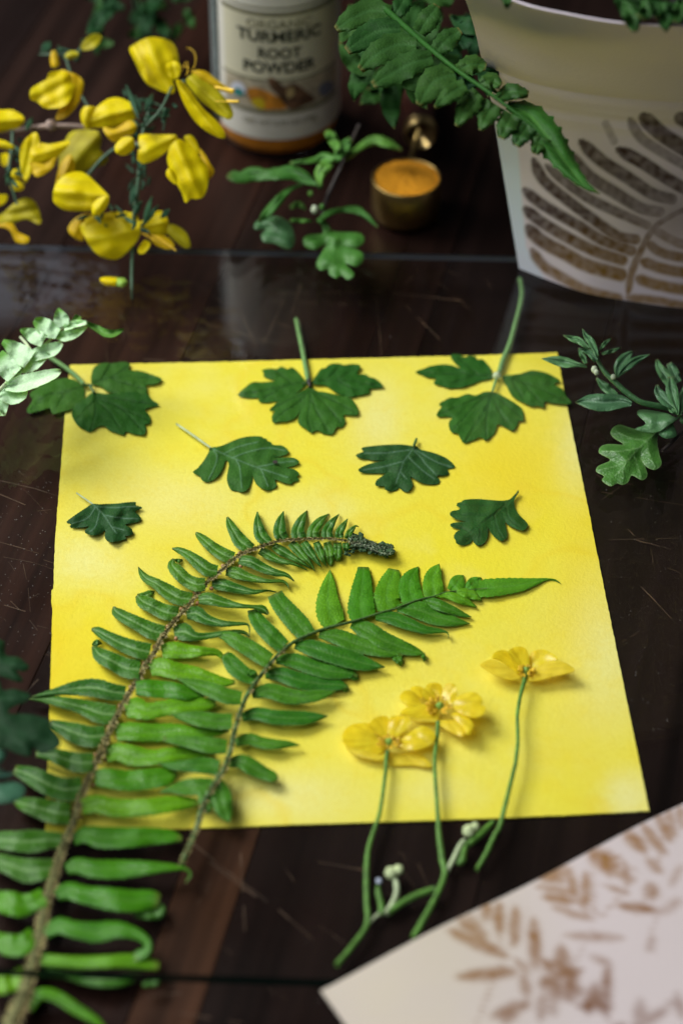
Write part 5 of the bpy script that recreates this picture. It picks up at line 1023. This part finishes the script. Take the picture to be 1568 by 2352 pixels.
M['olive'] = plain('olive_line', (.22, .21, .13), .55)
lab = jband('label', -2.2, 2.2, zl0, ztop, .00020, M['white'], 120)
jband('side_panel', -2.2, -1.02, zl0 + .0001, ztop - .0002, .00030, M['dgreen'])
jband('main_panel', -.86, 1.15, zfront(186), zfront(38), .00030, M['cream'])
for (ya, yb) in ((38, 28), (188, 182), (262, 252), (20, 17)): jband('rule', -.90, 1.2, zfront(ya), zfront(yb), .00036, M['olive'])
jband('picture_strip', -.86, 1.2, zfront(250), zfront(190), .00030, plain('strip_tan', (.42, .37, .26), .55))
def jtext(s, y_top, y_bot, width_px, m, bold=.02, ac=.09):
    cu = bpy.data.curves.new('lettering', 'FONT'); cu.body = s; cu.align_x = 'CENTER'; cu.size = 1; cu.offset = bold; cu.resolution_u = 4; cu.extrude = 0
    o = bpy.data.objects.new('lettering_source', cu); SC.collection.objects.link(o)
    dg = bpy.context.evaluated_depsgraph_get(); me = bpy.data.meshes.new_from_object(o.evaluated_get(dg)); bpy.data.objects.remove(o)
    V = np.array([v.co[:] for v in me.vertices]); F = [tuple(p.vertices) for p in me.polygons]
    x0_, x1_, y0_, y1_ = V[:, 0].min(), V[:, 0].max(), V[:, 1].min(), V[:, 1].max()
    z0_, z1_ = zfront(y_bot), zfront(y_top); W_ = width_px * .683 / FPX
    R_ = [jwrap(ac + ((v[0] - (x0_ + x1_) / 2) / (x1_ - x0_)) * W_ / jr, z0_ + (v[1] - y0_) / (y1_ - y0_) * (z1_ - z0_), .00045) for v in V]
    mk('lettering', R_, F, m, lab, smooth=False)
jtext('ORGANIC', 46, 66, 146, M['olive'], .012)
jtext('TURMERIC', 70, 97, 196, M['black'], .03)
jtext('ROOT', 110, 134, 96, M['black'], .03)
jtext('POWDER', 142, 168, 166, M['black'], .03)
jtext('NET WT 2.73 OZ (77g)', 276, 289, 172, M['olive'], .02)
def jpatch(name, pts, m, off):
    c_ = conv(500, 0, 4); q = cv(c_, pts); Q, F, d = triangulate(q, 6, 3)
    V = []
    for x, y in Q:
        a = math.asin(max(-.98, min(.98, (x - 637) / 143.))); V.append(jwrap(a, zfront(y + 44 * .98 * (math.cos(a) - 1) * -1 * -1 if False else y + 78 * .56 * (1 - math.cos(a))), off))
    F = [tuple(reversed(f)) for f in F]; mk(name, V, F, m, lab)
jpatch('picture', [(520, 900), (600, 880), (680, 900), (760, 940), (870, 1000), (880, 1080), (760, 1090), (640, 1090), (560, 1040), (520, 960)], plain('picture_orange', (.50, .20, .015), .6, var=.5), .0004)
jpatch('picture', [(560, 1000), (660, 980), (680, 1080), (610, 1080), (560, 1040)], plain('picture_yellow', (.55, .42, .01), .6, var=.3), .00047)
jpatch('picture', [(720, 770), (800, 790), (860, 860), (960, 830), (1060, 910), (1150, 1010), (1080, 1050), (950, 1090), (880, 1060), (820, 960), (740, 870)], plain('picture_brown', (.12, .060, .030), .6, var=.7), .00052)
jpatch('picture', [(890, 900), (940, 860), (960, 930), (900, 980)], plain('picture_root', (.42, .32, .14), .6), .00056)
for (x, y, cc_) in ((430, 915, (.62, .66, .76)), (1255, 930, (.16, .18, .24))):
    jpatch('seal', [(x + 72 * math.cos(a), y + 72 * math.sin(a)) for a in np.linspace(0, 5.5, 9)], plain('seal', cc_, .5, var=.1), .0005)
jpatch('seal_mark', [(385, 930), (430, 900), (480, 930), (470, 975), (400, 975)], plain('seal_teal', (.03, .22, .20), .5), .00055)
# small side text on the dark strip
V, F = [], []
for k in range(46):
    z_ = zl0 + .004 + k * .0019; aa = -1.55
    while aa < -1.10:
        l = random.uniform(.02, .07); i0 = len(V); V += [jwrap(aa, z_, .0004), jwrap(aa + l, z_, .0004), jwrap(aa + l, z_ + .0009, .0004), jwrap(aa, z_ + .0009, .0004)]; F.append((i0, i0 + 1, i0 + 2, i0 + 3)); aa += l + .02
mk('small_print', V, F, plain('small_print_white', (.35, .40, .40), .5), lab, smooth=False, kind='stuff')

# ------------------------------------------------------------------ yellow broom
N3 = conv(280, 60, 4); N1 = conv(0, 60, 4); N2 = conv(0, 360, 2.998)
broom = thing('broom_branch', 'flowering broom branch with yellow pea shaped blossoms at the upper left', 'flowering branch', P(302, 640, ZG))
def st(pts, zs, m_='broomstem', name='stem'): return tube(name, broom, pts, M[m_], zs, n=30, ring=8, rough=.1)
st([(303, 686, 5), (303, 640, 7), (304, 590, 8), (308, 500, 9), (318, 420, 9), (322, 340, 9), (335, 280, 8), (352, 230, 6)], (.0125, .014, .024, .034, .042, .050))
st([(-40, 304, 12), (40, 298, 12), (110, 290, 13), (180, 290, 12), (250, 300, 10), (325, 335, 8)], (.036, .038, .040, .040), 'knob')
st([(325, 335, 6), (290, 330, 8), (240, 360, 8), (180, 430, 7)], (.042, .036, .030))
st([(90, 125, 5), (150, 125, 7), (200, 110, 6), (235, 92, 5)], (.048, .050, .052)); st([(150, 125, 6), (170, 190, 7), (200, 240, 7), (230, 290, 7)], (.050, .044, .040))
st([(30, 300, 7), (28, 340, 8), (22, 400, 7), (40, 470, 6)], (.038, .032, .024)); st([(335, 290, 5), (370, 250, 6), (395, 200, 6)], (.050, .054, .056)); st([(375, 300, 5), (380, 255, 6), (352, 235, 5)], (.044, .048, .050))
blob('twig_knot', broom, 118, 288, .041, 13, M['knob'], rough=.3)
FL = [
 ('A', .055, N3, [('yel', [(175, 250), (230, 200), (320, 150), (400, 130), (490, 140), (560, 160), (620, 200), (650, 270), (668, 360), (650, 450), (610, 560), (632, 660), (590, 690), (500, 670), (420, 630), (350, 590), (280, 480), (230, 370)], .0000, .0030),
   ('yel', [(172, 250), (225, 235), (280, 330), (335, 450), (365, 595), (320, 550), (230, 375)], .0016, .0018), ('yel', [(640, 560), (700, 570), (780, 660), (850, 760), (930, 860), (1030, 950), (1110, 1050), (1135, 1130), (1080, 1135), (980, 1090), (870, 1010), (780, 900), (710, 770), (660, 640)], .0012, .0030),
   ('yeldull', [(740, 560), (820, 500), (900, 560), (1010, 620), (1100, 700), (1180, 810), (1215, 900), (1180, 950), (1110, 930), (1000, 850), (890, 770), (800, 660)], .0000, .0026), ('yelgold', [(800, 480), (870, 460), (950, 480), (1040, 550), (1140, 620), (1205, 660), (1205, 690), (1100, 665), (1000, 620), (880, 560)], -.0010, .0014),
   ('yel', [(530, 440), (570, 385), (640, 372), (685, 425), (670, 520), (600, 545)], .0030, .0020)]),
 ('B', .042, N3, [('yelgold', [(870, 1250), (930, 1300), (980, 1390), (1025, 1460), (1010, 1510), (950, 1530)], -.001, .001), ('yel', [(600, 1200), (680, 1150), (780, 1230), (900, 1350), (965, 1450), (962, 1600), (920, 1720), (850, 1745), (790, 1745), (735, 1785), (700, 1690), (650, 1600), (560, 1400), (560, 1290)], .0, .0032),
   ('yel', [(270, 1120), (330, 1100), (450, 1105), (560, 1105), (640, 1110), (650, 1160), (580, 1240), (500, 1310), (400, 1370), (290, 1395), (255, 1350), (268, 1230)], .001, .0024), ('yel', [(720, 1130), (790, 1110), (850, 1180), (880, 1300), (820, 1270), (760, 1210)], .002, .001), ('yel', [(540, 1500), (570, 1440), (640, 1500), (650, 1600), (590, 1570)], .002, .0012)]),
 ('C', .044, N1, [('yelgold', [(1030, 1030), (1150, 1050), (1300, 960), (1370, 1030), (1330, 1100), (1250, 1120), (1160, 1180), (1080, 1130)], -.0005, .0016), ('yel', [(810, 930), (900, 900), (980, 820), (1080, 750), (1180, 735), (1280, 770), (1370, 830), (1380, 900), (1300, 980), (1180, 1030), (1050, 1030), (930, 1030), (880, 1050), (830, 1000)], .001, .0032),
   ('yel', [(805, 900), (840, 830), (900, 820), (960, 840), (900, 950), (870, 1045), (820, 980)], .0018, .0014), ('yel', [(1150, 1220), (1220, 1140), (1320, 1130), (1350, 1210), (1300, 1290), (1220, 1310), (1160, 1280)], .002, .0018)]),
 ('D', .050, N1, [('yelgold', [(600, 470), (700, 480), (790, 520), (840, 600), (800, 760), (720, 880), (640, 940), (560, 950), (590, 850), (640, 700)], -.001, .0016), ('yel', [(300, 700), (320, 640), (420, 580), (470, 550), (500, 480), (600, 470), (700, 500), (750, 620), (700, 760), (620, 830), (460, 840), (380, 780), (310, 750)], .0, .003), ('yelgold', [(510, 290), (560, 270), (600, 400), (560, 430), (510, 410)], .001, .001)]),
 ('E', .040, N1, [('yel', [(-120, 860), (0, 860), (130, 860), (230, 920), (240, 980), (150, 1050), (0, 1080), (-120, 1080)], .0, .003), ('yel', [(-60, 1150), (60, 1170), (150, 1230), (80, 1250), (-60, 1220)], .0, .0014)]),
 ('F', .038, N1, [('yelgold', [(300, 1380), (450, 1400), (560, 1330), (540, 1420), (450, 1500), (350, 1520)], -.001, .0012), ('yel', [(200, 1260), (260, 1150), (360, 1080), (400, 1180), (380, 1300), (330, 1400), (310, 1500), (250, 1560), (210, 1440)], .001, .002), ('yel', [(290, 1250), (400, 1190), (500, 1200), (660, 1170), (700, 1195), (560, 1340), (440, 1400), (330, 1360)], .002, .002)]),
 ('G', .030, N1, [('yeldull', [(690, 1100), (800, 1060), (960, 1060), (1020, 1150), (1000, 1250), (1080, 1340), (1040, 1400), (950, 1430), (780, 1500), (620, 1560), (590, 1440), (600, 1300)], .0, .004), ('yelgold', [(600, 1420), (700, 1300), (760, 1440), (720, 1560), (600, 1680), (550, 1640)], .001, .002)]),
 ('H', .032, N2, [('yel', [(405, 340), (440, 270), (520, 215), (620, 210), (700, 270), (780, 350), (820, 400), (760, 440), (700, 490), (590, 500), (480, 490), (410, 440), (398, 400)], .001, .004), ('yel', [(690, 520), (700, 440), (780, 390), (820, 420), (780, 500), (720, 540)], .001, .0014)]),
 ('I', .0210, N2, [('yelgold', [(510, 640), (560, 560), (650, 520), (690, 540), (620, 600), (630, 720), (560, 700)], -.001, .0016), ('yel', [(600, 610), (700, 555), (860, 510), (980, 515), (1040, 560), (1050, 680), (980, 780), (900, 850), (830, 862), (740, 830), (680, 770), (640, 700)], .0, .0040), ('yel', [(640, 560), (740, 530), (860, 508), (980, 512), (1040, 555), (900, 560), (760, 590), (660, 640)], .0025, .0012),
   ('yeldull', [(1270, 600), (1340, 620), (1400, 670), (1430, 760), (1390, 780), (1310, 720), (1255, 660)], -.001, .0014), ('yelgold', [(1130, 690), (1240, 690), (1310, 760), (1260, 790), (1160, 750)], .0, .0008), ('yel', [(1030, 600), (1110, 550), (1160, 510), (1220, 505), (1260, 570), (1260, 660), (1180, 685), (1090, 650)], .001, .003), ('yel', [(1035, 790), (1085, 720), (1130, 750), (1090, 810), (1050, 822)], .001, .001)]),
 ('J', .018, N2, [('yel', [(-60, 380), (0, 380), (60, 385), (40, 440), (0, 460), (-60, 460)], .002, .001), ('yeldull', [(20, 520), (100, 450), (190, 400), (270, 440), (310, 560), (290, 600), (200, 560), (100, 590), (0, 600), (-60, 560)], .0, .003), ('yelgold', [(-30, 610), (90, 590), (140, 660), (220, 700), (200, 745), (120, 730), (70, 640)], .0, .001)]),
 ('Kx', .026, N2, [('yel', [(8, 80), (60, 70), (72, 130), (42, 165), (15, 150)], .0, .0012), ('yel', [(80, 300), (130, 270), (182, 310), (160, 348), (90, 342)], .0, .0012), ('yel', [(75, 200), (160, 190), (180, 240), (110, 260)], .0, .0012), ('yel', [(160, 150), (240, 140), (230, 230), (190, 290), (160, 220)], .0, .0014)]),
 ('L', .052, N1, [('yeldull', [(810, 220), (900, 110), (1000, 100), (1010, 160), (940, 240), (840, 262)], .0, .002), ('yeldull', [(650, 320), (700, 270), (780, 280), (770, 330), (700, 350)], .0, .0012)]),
]
for nm, z_, c_, pet in FL:
    allp = np.array([q for _, o_, _, _ in pet for q in cv(c_, o_)]); cx_, cy_ = allp.mean(0)
    cal = blob('flower', broom, cx_, cy_, z_ - .003, 7, M['broomstem'], rough=.2, seg=8)
    for mm, o_, dz, bl in pet:
        patch('petal', cal, cv(c_, o_), M[mm], z_ + dz, tilt=.00008, bulge=bl * .22, fold=bl * random.choice([-.5, .5, -.45]), step=5, th=.0002, wav=.0005, wavs=.03)
# the low bud, stamens, the narrow leaves
bd = patch('bud', broom, cv(N2, [(748, 1012), (800, 995), (900, 1005), (930, 1030), (870, 1062), (790, 1056)]), M['yel'], .0155, bulge=.002, step=5)
patch('bud_base', broom, cv(N2, [(870, 1010), (930, 1005), (955, 1040), (920, 1070), (870, 1055)]), M['pist'], .0165, bulge=.0012, step=5)
for path in [[(790, 480, 6), (835, 390, 6), (830, 300, 6), (790, 250, 6), (745, 240, 12)], [(690, 480, 5), (740, 380, 5), (760, 420, 5), (760, 500, 5)], [(700, 420, 5), (760, 440, 5), (740, 520, 5)], [(1030, 630, 30), (1120, 650, 30), (1220, 665, 34)], [(1150, 770, 30), (1210, 775, 30), (1270, 775, 26)], [(1030, 770, 8), (1200, 780, 8)]]:
    st(cv(N3, path), (.058, .059), 'stamen', 'stamen')
for path in [[(1060, 670, 10), (1180, 700, 12), (1320, 800, 8)], [(1080, 680, 8), (1200, 740, 8), (1280, 760, 6)]]: st(cv(N2, path), (.024, .022), 'stamen', 'stamen')
LF = [(302, 620, -90), (296, 660, 160)]
for k in range(88):
    a = random.choice([(325, 300, 350, 260, .046), (318, 340, 322, 440, .038), (305, 450, 325, 520, .028), (300, 400, 350, 420, .030), (340, 270, 400, 240, .050), (110, 130, 200, 110, .048), (40, 290, 30, 420, .034), (210, 500, 270, 480, .026), (300, 220, 310, 320, .044), (325, 300, 345, 340, .042)])
    t = random.random(); x, y = a[0] + (a[2] - a[0]) * t + random.uniform(-14, 14), a[1] + (a[3] - a[1]) * t + random.uniform(-14, 14); an = random.uniform(0, 6.28); l = random.uniform(14, 34)
    blade('leaf', broom, [(x, y, 3), (x + l * .5 * math.cos(an), y + l * .5 * math.sin(an), 8), (x + l * math.cos(an), y + l * math.sin(an), 2)], M['broomleaf'], a[4] + random.uniform(-.004, .003), n=7, across=4, groove=.0006, wave=.0002, serr=0)
for (x0, y0, x1, y1, w_, z_) in [(332, 255, 352, 215, 14, .05), (310, 220, 325, 262, 15, .046), (300, 470, 312, 420, 14, .03), (330, 510, 350, 450, 12, .03), (325, 520, 365, 470, 12, .03), (370, 500, 390, 480, 14, .03), (95, 120, 118, 95, 20, .048), (140, 110, 190, 130, 10, .05), (75, 270, 60, 300, 12, .040), (290, 195, 320, 275, 12, .048)]:
    blade('leaf', broom, [(x0, y0, 3), ((x0 + x1) / 2, (y0 + y1) / 2, w_), (x1, y1, 2)], M['broomleaf'], z_, n=8, across=4, groove=.0008, serr=0)
for o in SC.objects:
    if '_b' in o.keys(): del o['_b']
